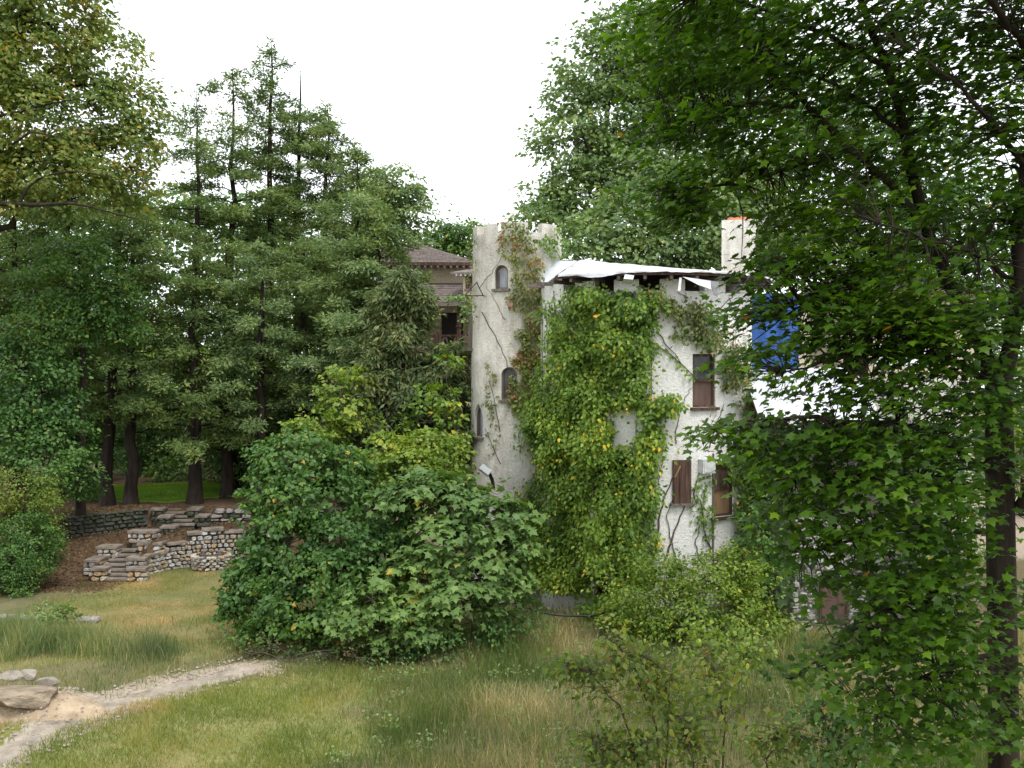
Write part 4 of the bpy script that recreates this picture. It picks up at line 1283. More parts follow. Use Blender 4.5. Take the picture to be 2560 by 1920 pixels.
bt = thing('blue_tarp', 'blue plastic tarp hanging over the wall between chimney house and lean-to roof', 'tarp', (7.8, 30.0, 7.5))
k = Bag(); nu, nv = 26, 14; V = []
for j in range(nv):
    for i in range(nu):
        u, v = i / (nu - 1), j / (nv - 1)
        x = 6.98 + u * 1.6; z = 9.15 - v * (2.5 - 0.35 * u + 0.3 * float(vnoise(u * 5, 3, 1)))
        V.append((x, 29.93 - 0.05 - 0.12 * float(vnoise(u * 7, v * 1.3, 2)) - 0.05 * math.sin(u * 19), z))
k.mesh(V, [(j * nu + i, j * nu + i + 1, (j + 1) * nu + i + 1, (j + 1) * nu + i) for j in range(nv - 1) for i in range(nu - 1)], 0, True); k.build('sheet', M['blue'], bt)
k = Bag(); k.tube([(8.1, 29.70, 8.9), (8.13, 29.68, 7.9)], 0.012, 4); k.build('cord', M['black'], bt)

# ---- cream house far right behind the maple
ch2 = thing('cream_house', 'pale yellow stucco house glimpsed behind the maple leaves on the right', 'house', (16.5, 40, 0))
k = Bag(); k.box((13.2, 40, -0.3), (18.6, 47, zrow(735, 40))); k.build('wall', M['cream'], ch2)
k = Bag(); z = zrow(735, 40); k.mesh([(12.6, 39.4, z), (19.2, 39.4, z), (19.2, 47.6, z), (12.6, 47.6, z), (14.8, 43.5, z + 1.6), (17, 43.5, z + 1.6)], [(0, 1, 5, 4), (1, 2, 5), (2, 3, 4, 5), (3, 0, 4), (3, 2, 1, 0)]); k.build('roof', M['shingle'], ch2)
for (px0, px1, y0, y1) in ((2380, 2412, 986, 1012), (2230, 2262, 800, 870), (2330, 2362, 800, 870), (2230, 2262, 1000, 1080)):
    a, b = P(px0, y0, 40), P(px1, y1, 40)
    wn = part_empty('window', ch2, (a[0], 40, b[2]))
    kb = Bag(); kb.box((a[0], 39.96, b[2]), (b[0], 39.99, a[2])); kb.build('pane', M['glass'], wn)
    kb = Bag(); kb.box((a[0] - 0.08, 39.93, b[2] - 0.08), (b[0] + 0.08, 39.985, b[2] - 0.003)); kb.box((a[0] - 0.08, 39.93, a[2] + 0.003), (b[0] + 0.08, 39.985, a[2] + 0.08)); kb.build('frame', M['wood_grey'], wn)

# ---- tiled house behind the tower
th = thing('tiled_house', 'cream stucco house with brown shingled hip roof and timber porch, behind the tower', 'house', (-3.5, 41, 0))
k = Bag()
k.box((-5.5, 41, -0.5), (-0.6, 48, 11.15)); k.box((-5.3, 38.9, -0.5), (0.2, 40.997, 7.55))
k.build('wall', M['cream'], th)


def shingles(parent, a, b, c, d, rows, cols, name='shingles', th_=0.025):
    """Courses of shingles on the plane a-b (eave) to d-c (top): small proud pieces joined into one part."""
    a, b, c, d = map(np.asarray, (a, b, c, d)); n = nrm(np.cross(b - a, d - a))
    if n[2] < 0:
        n = -n
    k = Bag()
    for r in range(rows):
        f0, f1 = r / rows, min(1, (r + 1.25) / rows)
        l0, r0 = a + (d - a) * f0, b + (c - b) * f0; l1, r1 = a + (d - a) * f1, b + (c - b) * f1
        w = np.linalg.norm(r0 - l0); nc = max(1, int(cols * w / np.linalg.norm(b - a)))
        for i in range(nc):
            u0, u1 = (i + 0.5 * (r % 2) * 0) / nc + 0.03 / nc, (i + 1) / nc - 0.03 / nc
            j = rng.normal(0, 0.012, 3)
            p = [l0 + (r0 - l0) * u0, l0 + (r0 - l0) * u1, l1 + (r1 - l1) * u1, l1 + (r1 - l1) * u0]
            up = [p[0] + n * th_ * 1.4 + j * 0.3, p[1] + n * th_ * 1.4 + j * 0.3, p[2] + n * 0.006, p[3] + n * 0.006]
            k.mesh([p[0], p[1]] + up, [(2, 3, 4, 5), (0, 1, 3, 2)])
    return k.build(name, M['shingle'], parent, {'kind': 'stuff'})


z0 = zrow(657, 40.2)
ex0, ex1 = -6.2, P(1176, 666, 40.2)[0] + 0.15
apx = P(1041, 611, 44.5)
E = [np.array([ex0, 40.2, z0]), np.array([ex1, 40.2, z0]), np.array([ex1, 48.8, z0]), np.array([ex0, 48.8, z0])]
A1, A2 = np.array([apx[0], 44.5, apx[2]]), np.array([apx[0] - 0.3, 44.5, apx[2]])
k = Bag(); k.mesh(E + [A1, A2], [(0, 1, 4, 5), (1, 2, 4), (2, 3, 5, 4), (3, 0, 5), (3, 2, 1, 0)]); r1 = k.build('roof', M['shingle'], th)
shingles(r1, E[0], E[1], A1, A2, 16, 30)
k = Bag(); k.tube([E[1], A1], 0.06, 6); k.build('ridge_cap', M['shingle'], r1)
k = Bag(); k.tube([E[0], A2], 0.06, 6); k.build('ridge_cap', M['shingle'], r1)
k = Bag(); k.box((ex0, 40.14, z0 - 0.12), (ex1, 40.197, z0 - 0.002)); k.build('gutter', M['wood'], r1)
for x in np.arange(ex0 + 0.3, ex1 - 0.1, 0.26):
    k = Bag(); k.box((x, 40.25, z0 - 0.17), (x + 0.08, 41.0, z0 - 0.02)); k.build('rafter', M['tarp'], r1)
# porch roof, dormer, posts, railing
pz0, pz1 = zrow(757, 37.6), zrow(708, 40.9)
pe0, pe1 = -3.9, -0.9
k = Bag(); V = [np.array([pe0, 37.6, pz0]), np.array([pe1, 37.6, pz0]), np.array([pe1, 40.95, pz1]), np.array([pe0, 40.95, pz1])]
k.mesh(V + [p - UP * 0.12 for p in V], [(0, 1, 2, 3), (7, 6, 5, 4), (0, 4, 5, 1), (1, 5, 6, 2), (2, 6, 7, 3), (3, 7, 4, 0)]); r2 = k.build('porch_roof', M['shingle'], th)
shingles(r2, V[0], V[1], V[2], V[3], 9, 26)
dz = zrow(681, 38.0); dx0 = P(1126, 680, 38.0)[0]
k = Bag(); V = [np.array([dx0, 38.0, dz]), np.array([0.3, 38.0, dz]), np.array([0.3, 40.4, dz + 0.42]), np.array([dx0 + 0.9, 40.4, dz + 0.42])]
k.mesh(V + [p - UP * 0.06 for p in V], [(0, 1, 2, 3), (7, 6, 5, 4), (0, 4, 5, 1), (1, 5, 6, 2), (2, 6, 7, 3), (3, 7, 4, 0)]); r3 = k.build('dormer_roof', M['shingle'], th)
for i in range(4):
    k = Bag(); k.box((dx0 + 0.2 + i * 0.17, 38.02, dz - 0.13), (dx0 + 0.26 + i * 0.17, 38.5, dz - 0.063)); k.build('rafter', M['tarp'], r3)
k = Bag(); k.box((P(1158, 700, 38.3)[0], 38.3, pz0 + 0.2), (0.2, 40.4, dz - 0.064)); k.build('dormer_wall', M['cream'], th)
wn = part_empty('window', th, P(1170, 705, 38.3))
k = Bag(); a = P(1164, 722, 38.28); k.box((a[0], 38.26, a[2]), (a[0] + 0.5, 38.29, a[2] + 0.5)); k.build('pane', M['wood'], wn)
k = Bag(); k.box((a[0] - 0.05, 38.22, a[2] - 0.07), (a[0] + 0.55, 38.285, a[2] - 0.003)); k.build('sill', M['wood_grey'], wn)
for px, y0, y1 in ((1147, 760, 880), (1092, 760, 880)):
    a = P(px, y1, 37.9); b = P(px, y0, 37.9)
    k = Bag(); k.box((a[0] - 0.07, 37.83, a[2] - 2), (a[0] + 0.07, 37.97, b[2] - 0.1)); k.box((a[0] - 0.11, 37.79, a[2] + 0.95), (a[0] + 0.11, 38.01, a[2] + 1.0)); k.build('post', M['wood'], th)
rl = part_empty('railing', th, P(1130, 850, 37.9))
z0, z1 = zrow(878, 37.9), zrow(838, 37.9)
k = Bag(); k.box((-3.2, 37.86, z1 - 0.05), (-0.95, 37.94, z1 + 0.02)); k.build('rail', M['wood'], rl)
k = Bag(); k.box((-3.2, 37.87, z0 - 0.05), (-0.95, 37.93, z0 + 0.02)); k.build('rail', M['wood'], rl)
for i, x in enumerate(np.arange(-3.1, -1.1, 0.22)):
    k = Bag(); sgn = 1 if i % 2 else -1
    k.obox(np.array([x, 37.9, (z0 + z1) / 2]), nrm(np.array([1, 0, 0.35 * sgn])), np.array([0, 1., 0]), nrm(np.array([-0.35 * sgn, 0, 1])), (-0.035, 0.035), (-0.02, 0.02), (-(z1 - z0) / 2 + 0.03, (z1 - z0) / 2 - 0.06)); k.build('baluster', M['ply_red'], rl)
k = Bag(); k.box((-5.3, 37.8, z0 - 0.25), (-0.95, 38.897, z0 - 0.06)); k.build('porch_floor', M['wood'], th)
k = Bag(); k.box((-2.75, 38.85, z0 - 0.05), (-1.9, 38.895, pz0 - 0.3)); k.build('door', M['dark'], th)  # near-black slab painting the shade of the open porch, no door leaf


# ------------------------------------------------------------------ climbing plants on the walls
def vine(name, label, polys, surf, mat, leaf, cover, thick, tpl=T_OVAL6, stems=(), droop=0.9, edge=0.10, clump=26, shaggy=0.5, tint=(0, 1), tufts=0.0):
    """Leaves over the part of a round wall inside the outlines; surf(px) gives the wall frame.
    cover = leaves per 100 square photograph pixels; thick = how far the growth stands off the wall."""
    root = thing(name, label, 'climbing vine', P(polys[0][0][0], polys[0][0][1], 28))
    lb = Bag()
    for poly in polys:
        poly = np.asarray(poly, float)
        lo, hi = poly.min(0), poly.max(0)
        n = int((hi - lo).prod() / 100 * cover)
        px = rng.uniform(lo[0], hi[0], n); py = rng.uniform(lo[1], hi[1], n)
        wob = 24 if tpl is T_OVAL else 15
        qx = px + (vnoise(px / 22, py / 22, 1) - 0.5) * 2 * wob; qy = py + (vnoise(px / 22, py / 22, 2) - 0.5) * 2 * wob
        ok = in_poly(qx, qy, poly)
        dn = vnoise(px / clump, py / (clump * 1.5), 5) * 0.65 + vnoise(px / (clump * 0.35), py / (clump * 0.45), 6) * 0.35
        ok &= dn > edge + rng.random(n) * 0.25
        px, py, dn = px[ok], py[ok], dn[ok]
        c, r = surf
        t = hit(px, c, r)
        x = (px - 1280.) / F * t
        z = CAM_Z - (py - HZ) / F * t
        nn = nrm(np.stack([x - c[0], t - c[1], 0 * x], -1))
        depth = thick * (0.12 + 1.25 * np.maximum(0, dn - 0.25)) * rng.random(len(px)) ** 0.7
        pos = np.stack([x, t, z], -1) + nn * (0.04 + depth)[:, None] + rng.normal(0, 0.03, (len(px), 3))
        ln = nrm(nn * 0.75 + UP * 0.55 + rng.normal(0, shaggy, (len(px), 3)))
        tg = nrm(-UP * droop + rng.normal(0, 0.5, (len(px), 3)) + nn * 0.3)
        tv = np.clip(tint[0] + (tint[1] - tint[0]) * (0.30 * rng.random(len(px)) + 0.5 * rng.random(len(px)) ** 2 + 0.5 * (vnoise(px / 30 + 3, py / 30, 7) - 0.3)), 0, 1)
        lb.polys(leaf_verts(tpl, pos, ln, tg, leaf * rng.uniform(0.55, 1.25, len(px))), tv)
        if tufts:
            sel = np.argsort(-(dn + rng.normal(0, 0.12, len(dn))))[:int(len(dn) * tufts)]
            C = pos[sel] + nn[sel] * rng.uniform(0.0, 0.28, len(sel))[:, None]
            spray(lb, C, nn[sel] * 1.0, 0.30, 16, leaf, tpl, 0, 0.75, 0.9, 0.45, 0.5, np.clip(tv[sel], 0, 1), 0.6, 0.6)
    lb.build('leaves', M[mat], root, {'kind': 'stuff'})
    for line, rad in stems:
        line = np.asarray(line, float); c, r = surf
        m = max(4, len(line) * 4)
        s = np.linspace(0, len(line) - 1, m); px = np.interp(s, range(len(line)), line[:, 0]) + rng.normal(0, 1.5, m); py = np.interp(s, range(len(line)), line[:, 1])
        t = hit(px, c, r); x = (px - 1280.) / F * t
        nn = nrm(np.stack([x - c[0], t - c[1], 0 * x], -1))
        sb = Bag(); sb.tube(np.stack([x, t, CAM_Z - (py - HZ) / F * t], -1) + nn * 0.03, np.linspace(rad, rad * 0.45, m), 4)
        sb.build('stem', M['stem'], root)
    return root


BS = (BC, BR); TS = (TC, 1.42)
strands = [([(x, rng.uniform(710, 830)), (x + rng.normal(0, 8), 1100), (x + rng.normal(0, 14), rng.uniform(1300, 1520))], 0.012) for x in np.concatenate([rng.uniform(1352, 1500, 22), rng.uniform(1480, 1510, 6), rng.uniform(1600, 1640, 4)])]
vine('wall_vine', 'thick curtain of yellow-green vine covering the left half of the rounded white wall',
     [[(1375, 850), (1405, 770), (1440, 715), (1520, 740), (1590, 735), (1640, 762), (1635, 800), (1590, 832), (1612, 900), (1622, 960), (1612, 1010), (1560, 1012), (1515, 1015), (1530, 1080), (1545, 1125), (1490, 1150), (1470, 1240), (1480, 1420), (1480, 1500), (1410, 1460), (1345, 1440), (1345, 920)],
      [(1352, 1000), (1480, 1000), (1530, 1100), (1480, 1160), (1470, 1480), (1350, 1440)],
      [(1580, 1000), (1660, 985), (1690, 1010), (1655, 1060), (1642, 1130), (1638, 1240), (1640, 1450), (1600, 1540), (1470, 1540), (1480, 1400), (1560, 1380), (1590, 1270), (1600, 1150), (1610, 1080)],
      [(1490, 1190), (1560, 1165), (1600, 1240), (1590, 1330), (1520, 1420), (1480, 1400)], [(1450, 760), (1640, 760), (1620, 860), (1600, 1000), (1500, 1010), (1450, 900)], [(1480, 1120), (1610, 1100), (1630, 1180), (1600, 1230), (1540, 1200), (1490, 1230)]],
     BS, 'ivy', 0.12, 8.5, 0.55, T_OVAL6, strands, tint=(0.05, 0.98), edge=0.14, tufts=0.06, clump=26)
vine('wall_vine', 'patch of green vine spreading from the attic gaps to the window by the blue tarp',
     [[(1600, 740), (1660, 735), (1730, 745), (1790, 790), (1822, 868), (1790, 876), (1735, 872), (1702, 850), (1690, 800), (1650, 775), (1610, 770)],
      [(1800, 890), (1860, 850), (1885, 830), (1888, 1060), (1850, 1040), (1825, 1000), (1808, 960)]],
     BS, 'creeper', 0.125, 9.5, 0.22, T_OVAL, [([(1620, 850), (1680, 890), (1740, 945)], 0.022), ([(1640, 830), (1700, 905), (1742, 950)], 0.015), ([(1790, 780), (1830, 740), (1850, 720)], 0.014), ([(1720, 745), (1690, 730)], 0.012)], tint=(0, 0.62), edge=0.22, tufts=0.05)
vine('wall_vine', 'thin trailing vine along the bare stems that cross the white wall beside the shutter',
     [[(1605, 845), (1660, 870), (1730, 935), (1738, 950), (1715, 940), (1650, 890), (1600, 870)],
      [(1738, 1200), (1762, 1190), (1772, 1240), (1785, 1300), (1770, 1350), (1745, 1330), (1725, 1300), (1735, 1260)],
      [(1690, 1370), (1705, 1360), (1715, 1420), (1680, 1420)]],
     BS, 'ivy', 0.12, 3.6, 0.12, T_OVAL, [([(1640, 1390), (1648, 1300), (1660, 1240), (1685, 1190)], 0.03), ([(1665, 1400), (1690, 1320), (1712, 1260)], 0.03), ([(1690, 1110), (1688, 1080), (1697, 1040), (1698, 1028)], 0.016),
                                       ([(1716, 1130), (1728, 1095), (1724, 1070)], 0.014), ([(1778, 1380), (1760, 1330), (1752, 1250)], 0.025), ([(1770, 1120), (1790, 1060), (1810, 1010)], 0.016), ([(1730, 1255), (1742, 1200), (1752, 1160)], 0.018), ([(1660, 1110), (1650, 1180), (1645, 1260)], 0.014), ([(1820, 745), (1840, 800), (1835, 860)], 0.012), ([(1690, 1400), (1672, 1330), (1668, 1280), (1690, 1230)], 0.016), ([(1745, 1400), (1738, 1350), (1755, 1300), (1762, 1210)], 0.016), ([(1700, 1030), (1712, 990), (1735, 960)], 0.011), ([(1850, 1400), (1842, 1330), (1856, 1260)], 0.014)], tint=(0.1, 0.8), edge=0.05)
vine('wall_vine', 'green vine hanging over the boarded window and the right edge of the white wall',
     [[(1805, 1150), (1850, 1130), (1885, 1120), (1890, 1500), (1800, 1500), (1805, 1400), (1830, 1330), (1822, 1250), (1812, 1200)]],
     BS, 'ivy', 0.14, 5.5, 0.5, T_OVAL6, [], tint=(0, 0.75), edge=0.16, tufts=0.06)
vine('tower_creeper', 'reddish green creeper running down the right side of the round tower from its battlement',
     [[(1248, 556), (1305, 556), (1330, 600), (1352, 640), (1352, 760), (1340, 870), (1300, 980), (1285, 900), (1300, 800), (1285, 770), (1280, 735), (1286, 690), (1284, 655), (1256, 620)],
      [(1285, 860), (1350, 820), (1350, 1040), (1270, 1040), (1282, 960)]],
     TS, 'creeper', 0.12, 9.5, 0.25, T_OVAL, [([(1205, 780), (1240, 840), (1262, 890), (1275, 930)], 0.018), ([(1200, 720), (1240, 670), (1256, 640)], 0.014), ([(1262, 800), (1245, 760), (1216, 715)], 0.012)], edge=0.10)
vine('tower_creeper', 'yellowing creeper edging the left flank of the round tower under its battlement',
     [[(1172, 590), (1186, 560), (1192, 620), (1186, 720), (1196, 760), (1184, 800), (1172, 780)]], TS, 'creeper', 0.11, 8, 0.16, T_OVAL, [], tint=(0.1, 0.8), edge=0.02)
vine('tower_creeper', 'green creeper draped over the right rim of the battlement above the white tarp',
     [[(1340, 590), (1370, 565), (1404, 560), (1406, 650), (1370, 648), (1350, 620)]], TS, 'ivy', 0.12, 8, 0.3, T_OVAL, [], tint=(0, 0.7), edge=0.12)
vine('tower_creeper', 'slender creeper strands climbing between the two lower tower windows',
     [[(1210, 960), (1222, 900), (1234, 930), (1240, 1000), (1252, 1060), (1250, 1140), (1238, 1110), (1230, 1040), (1214, 1010)], [(1212, 1060), (1222, 1080), (1246, 1150), (1240, 1160), (1216, 1100)]],
     TS, 'creeper', 0.10, 7, 0.10, T_OVAL, [([(1252, 1160), (1226, 1100), (1214, 1070)], 0.012), ([(1250, 1080), (1228, 960), (1222, 920)], 0.012)], tint=(0, 0.8), edge=0.05)


# ------------------------------------------------------------------ far trees behind the houses
def gz(x, y):
    return float(hgt(x, y))


def tree(name, label, px, d, py_top, trad, blobs, leaf, tpl, mat, cat='tree', lean=0, **kw):
    x = (px - 1280.) / F * d; z0 = gz(x, d)
    top = P(px + lean, py_top, d)
    tt = np.linspace(0, 1, 8)[:, None]
    tk = np.array([x, d, z0 - 0.1]) + (top - np.array([x, d, z0 - 0.1])) * tt
    tk[1:-1] += rng.normal(0, 0.03 * (top[2] - z0) / 4, (6, 3)) * [1, 1, 0.2]
    return broadleaf(name, label, cat, (x, d, z0), tk, trad, blobs, leaf, tpl, mat, **kw)


tree('ash_tree', 'tall pale green tree rising behind the tower and the white tarp roof', 1520, 42, 250, 0.28,
     [(1420, 260, 42, 70, 60), (1500, 170, 42, 110, 100), (1600, 110, 43, 130, 110), (1690, 60, 43, 140, 110), (1440, 360, 41, 110, 80), (1560, 300, 42, 130, 110), (1700, 250, 43, 150, 130), (1380, 500, 41, 90, 60), (1480, 470, 41, 120, 80), (1600, 450, 41, 130, 90), (1700, 420, 42, 130, 110), (1330, 560, 40, 50, 30), (1450, 540, 41, 90, 50), (1640, 180, 44, 140, 100), (1520, 400, 43, 110, 80), (1780, 160, 44, 140, 130)],
     0.235, T_OVAL, 'far', bark='bark_grey', dens=1.15, nl=25, cr=0.55, limbs=True)
tree('walnut_tree', 'bushy light green tree directly behind the white roof and chimney', 1640, 37, 480, 0.22,
     [(1470, 590, 37, 90, 60), (1560, 560, 37, 110, 80), (1660, 590, 37, 120, 80), (1760, 570, 37, 120, 100), (1880, 560, 38, 120, 110), (1720, 480, 38, 130, 80), (1980, 600, 39, 140, 110), (1440, 640, 36, 60, 40), (1540, 630, 36.5, 100, 45), (1660, 640, 36.5, 120, 45), (1800, 650, 37, 90, 60), (1920, 660, 38, 110, 70), (1840, 450, 38, 130, 100)],
     0.215, T_OVAL, 'far', bark='bark_grey', dens=1.3, nl=26, cr=0.5, tint_lo=0.15)
tree('shade_tree', 'dark green tree filling the sky behind the maple at the upper right', 2150, 40, 150, 0.3,
     [(1850, 180, 40, 160, 150), (1950, 380, 40, 170, 140), (2100, 250, 41, 170, 150), (2280, 420, 41, 180, 150), (2150, 560, 40, 170, 110), (2420, 560, 41, 170, 120), (2500, 680, 41, 140, 110), (2320, 680, 41, 150, 90), (1880, 20, 41, 150, 110)],
     0.26, T_OVAL, 'green', dens=1.0, nl=20, cr=0.6, tint_hi=0.9)
tree('round_tree', 'rounded light green tree between the conifers and the tiled roof', 985, 52, 460, 0.25,
     [(1000, 470, 52, 70, 60), (1030, 530, 52, 60, 70), (950, 530, 52, 70, 70), (1000, 610, 52, 80, 60), (930, 470, 53, 50, 50)], 0.22, T_OVAL, 'far', dens=1.3, nl=26, cr=0.55, tint_lo=0.2)
tree('round_tree', 'small dark green tree just left of the tower battlement', 1135, 60, 590, 0.2,
     [(1110, 595, 60, 45, 40), (1160, 590, 60, 50, 45), (1195, 610, 61, 40, 50), (1130, 640, 60, 60, 40), (1085, 590, 60, 20, 26)], 0.24, T_OVAL, 'green', dens=1.3, nl=26, cr=0.6)
for (px, lab, bl) in [(2330, 'leafy tree beyond the cream house at the far right', [(2250, 900, 50, 110, 90), (2380, 850, 50, 120, 110), (2480, 950, 50, 110, 120), (2560, 840, 50, 120, 130), (2340, 1000, 50, 100, 80)]),
                      (2560, 'yellowish leafy tree behind the maple trunk', [(2480, 1080, 46, 90, 70), (2570, 1120, 46, 90, 80), (2400, 1150, 47, 70, 60), (2540, 1000, 47, 80, 70), (2330, 1190, 47, 60, 50)])]:
    tree('hedge_tree', lab, px, bl[0][2] + 1, 900, 0.2, bl, 0.24, T_OVAL, 'far' if px < 2500 else 'lime', dens=0.9, nl=22, cr=0.6)

# ------------------------------------------------------------------ conifers and woods on the left
Z1 = 1.6
conifer('tallest spire-topped conifer in the row, its bare trunk showing below the tip', 668, 44, 103, Z1, 640, 2.0, trad=0.27, lean=12, dens=1.0, thin=0.72, profile=0.6)
conifer('thin-topped conifer just left of the tallest spire', 578, 43, 180, Z1, 600, 2.1, trad=0.25, lean=6, thin=0.68, profile=0.5)
conifer('slim twin-looking conifer with open flat boughs near the yellow tree', 490, 42, 235, Z1, 620, 2.3, trad=0.21, lean=4, thin=0.62, profile=0.45, irr=0.45)
conifer('conifer with a dead bare spire above its green boughs', 742, 45, 168, Z1, 720, 2.4, trad=0.24, lean=10, thin=0.8, profile=0.5, spire=2.0)
conifer('broad conifer with long right-hand boughs beside the dead spire', 800, 44, 262, Z1, 900, 2.4, trad=0.24, lean=20, thin=0.95, profile=0.45, irr=0.4)
conifer('pointed conifer next to the rounded light green tree', 890, 43, 378, Z1, 980, 2.7, trad=0.26, lean=4, thin=1.0, profile=0.6)
conifer('blue-green conifer with hanging boughs in front of the tall row', 652, 38.5, 610, Z1, 1080, 2.3, mat='conifer_blue', trad=0.22, thin=0.95, profile=0.4, gap=0.5)
conifer('blue-green conifer with layered boughs left of the tiled house', 890, 38.0, 480, Z1, 950, 2.7, mat='conifer_blue', trad=0.25, thin=1.0, profile=0.45, gap=0.5)
conifer('dense mid-green conifer standing between the stairs and the tall row', 565, 40, 600, Z1, 1130, 2.4, trad=0.24, thin=1.0, profile=0.4, gap=0.5)
conifer('conifer right of the upper steps with low drooping boughs', 485, 38.6, 630, Z1, 1110, 2.6, trad=0.27, thin=0.95, profile=0.4, gap=0.48)
conifer('conifer whose thick trunk stands right of the bright lawn gap', 325, 38.2, 560, Z1, 1080, 2.5, trad=0.25, lean=10, thin=0.9, profile=0.4, gap=0.5)
conifer('leaning conifer at the left of the bright lawn gap', 268, 38.4, 430, Z1, 1060, 2.6, trad=0.25, lean=40, thin=0.95, profile=0.4, gap=0.5)
conifer('dark conifer half hidden behind the yellow-leaved tree', 170, 41, 330, Z1, 1080, 3.0, trad=0.28, thin=1.0, profile=0.4)
conifer('dark conifer at the far left edge of the woods', 40, 40, 380, Z1, 900, 3.2, trad=0.28, thin=1.0, profile=0.4)
conifer('slender conifer in shade behind the blue-green boughs', 760, 41, 600, Z1, 1130, 2.6, trad=0.22, thin=1.0, profile=0.4)
conifer('bushy mid-green conifer screening the left part of the brown hip roof', 945, 37.6, 520, Z1, 1000, 2.0, trad=0.18, thin=1.0, profile=0.42, gap=0.42, dens=1.2)
conifer('feathery grey-green hemlock with drooping sprays left of the tower', 1010, 31.5, 668, 0.2, 1240, 1.75, mat='hemlock', bark='bark', trad=0.16, gap=0.24, dens=1.3, tuft=0.21, group=None, name='hemlock', tuftdroop=0.9, droop=0.05, profile=0.55, irr=0.3)
conifer('lower feathery hemlock in front of the dark conifer trunks', 930, 31, 830, 0.3, 1200, 1.5, mat='hemlock', bark='bark', trad=0.12, gap=0.24, dens=1.3, tuft=0.21, group=None, name='hemlock', tuftdroop=0.9, droop=0.05, profile=0.6)
conifer('small hemlock tucked against the left foot of the tower', 1135, 31, 860, 0.2, 1230, 1.2, mat='hemlock', bark='bark', trad=0.1, gap=0.24, dens=1.3, tuft=0.21, group=None, name='hemlock', tuftdroop=0.9, droop=0.05, profile=0.6)

# the big yellow-orange tree reaching in from the left
yb = [(40, 120, 33, 170, 140), (160, 90, 33.5, 130, 110), (260, 150, 34, 110, 110), (60, 300, 32.5, 170, 120), (220, 280, 33.5, 140, 110), (330, 260, 34, 90, 80), (120, 420, 32.5, 160, 90), (280, 390, 33.5, 120, 90), (370, 330, 34, 60, 60), (30, 490, 32, 110, 70), (220, 500, 33, 110, 60), (-100, 200, 32, 180, 200), (-120, 430, 31.5, 150, 120), (330, 470, 34, 70, 60), (90, -40, 33, 200, 100), (-60, 20, 33, 180, 120)]
x = (-140 - 1280) / F * 32.5
tk = np.array([[x, 32.5, 0.4], P(-120, 900, 32.5), P(-100, 650, 32.5), P(-70, 430, 32.5), P(-20, 250, 33), P(60, 60, 33), P(110, -60, 33)])
yt = broadleaf('yellowing_tree', 'large broad-leaved tree turning yellow and orange at the upper left edge', 'tree', (x, 32.5, 0.4), tk, 0.36, yb, 0.19, T_OVAL, 'autumn', 'bark', dens=1.15, nl=26, cr=0.48)
for L, r0 in [([(-110, 520, 31.6), (0, 508, 31.4), (90, 515, 31.2), (190, 506, 31.1), (270, 530, 31.0), (345, 548, 31.0)], 0.10), ([(50, 512, 31.3), (70, 470, 31.2), (115, 438, 31.1), (200, 428, 31.0), (290, 446, 31.0)], 0.055),
              ([(-80, 300, 31.8), (20, 290, 31.5), (120, 262, 31.3), (200, 250, 31.2)], 0.06), ([(-60, 400, 31.6), (40, 360, 31.4), (80, 330, 31.2), (150, 345, 31.1)], 0.05)]:
    pts = np.array([P(*q) for q in L]); m = 13; q = np.linspace(0, len(pts) - 1, m)
    line = np.stack([np.interp(q, range(len(pts)), pts[:, i]) for i in range(3)], -1); line[1:-1] = (line[:-2] + 2 * line[1:-1] + line[2:]) / 4
    b = Bag(); b.tube(line, np.linspace(r0, 0.015, m), 6); b.build('limb', M['bark'], yt)
tree('vine_draped_tree', 'bright green vine-draped tree below the yellow tree on the left', 200, 35.5, 660, 0.16,
     [(190, 640, 35.5, 100, 60), (150, 720, 35.5, 120, 80), (270, 720, 35.5, 80, 70), (210, 810, 35, 100, 70), (100, 830, 35, 110, 80), (300, 820, 35.5, 70, 60)], 0.15, T_OVAL, 'green', dens=1.6, nl=30, cr=0.42, tint_hi=0.9)
tree('vine_draped_tree', 'dark green vine-draped tree against the left edge above the round shrubs', 60, 34.5, 900, 0.16,
     [(40, 930, 34.5, 120, 90), (130, 980, 34.5, 100, 90), (30, 1080, 34, 110, 90), (150, 1090, 34.2, 80, 90), (200, 1180, 34.5, 50, 70), (90, 1170, 33.5, 90, 70)], 0.15, T_OVAL6, 'deep', dens=1.5, nl=26, cr=0.42, tint_hi=0.95)
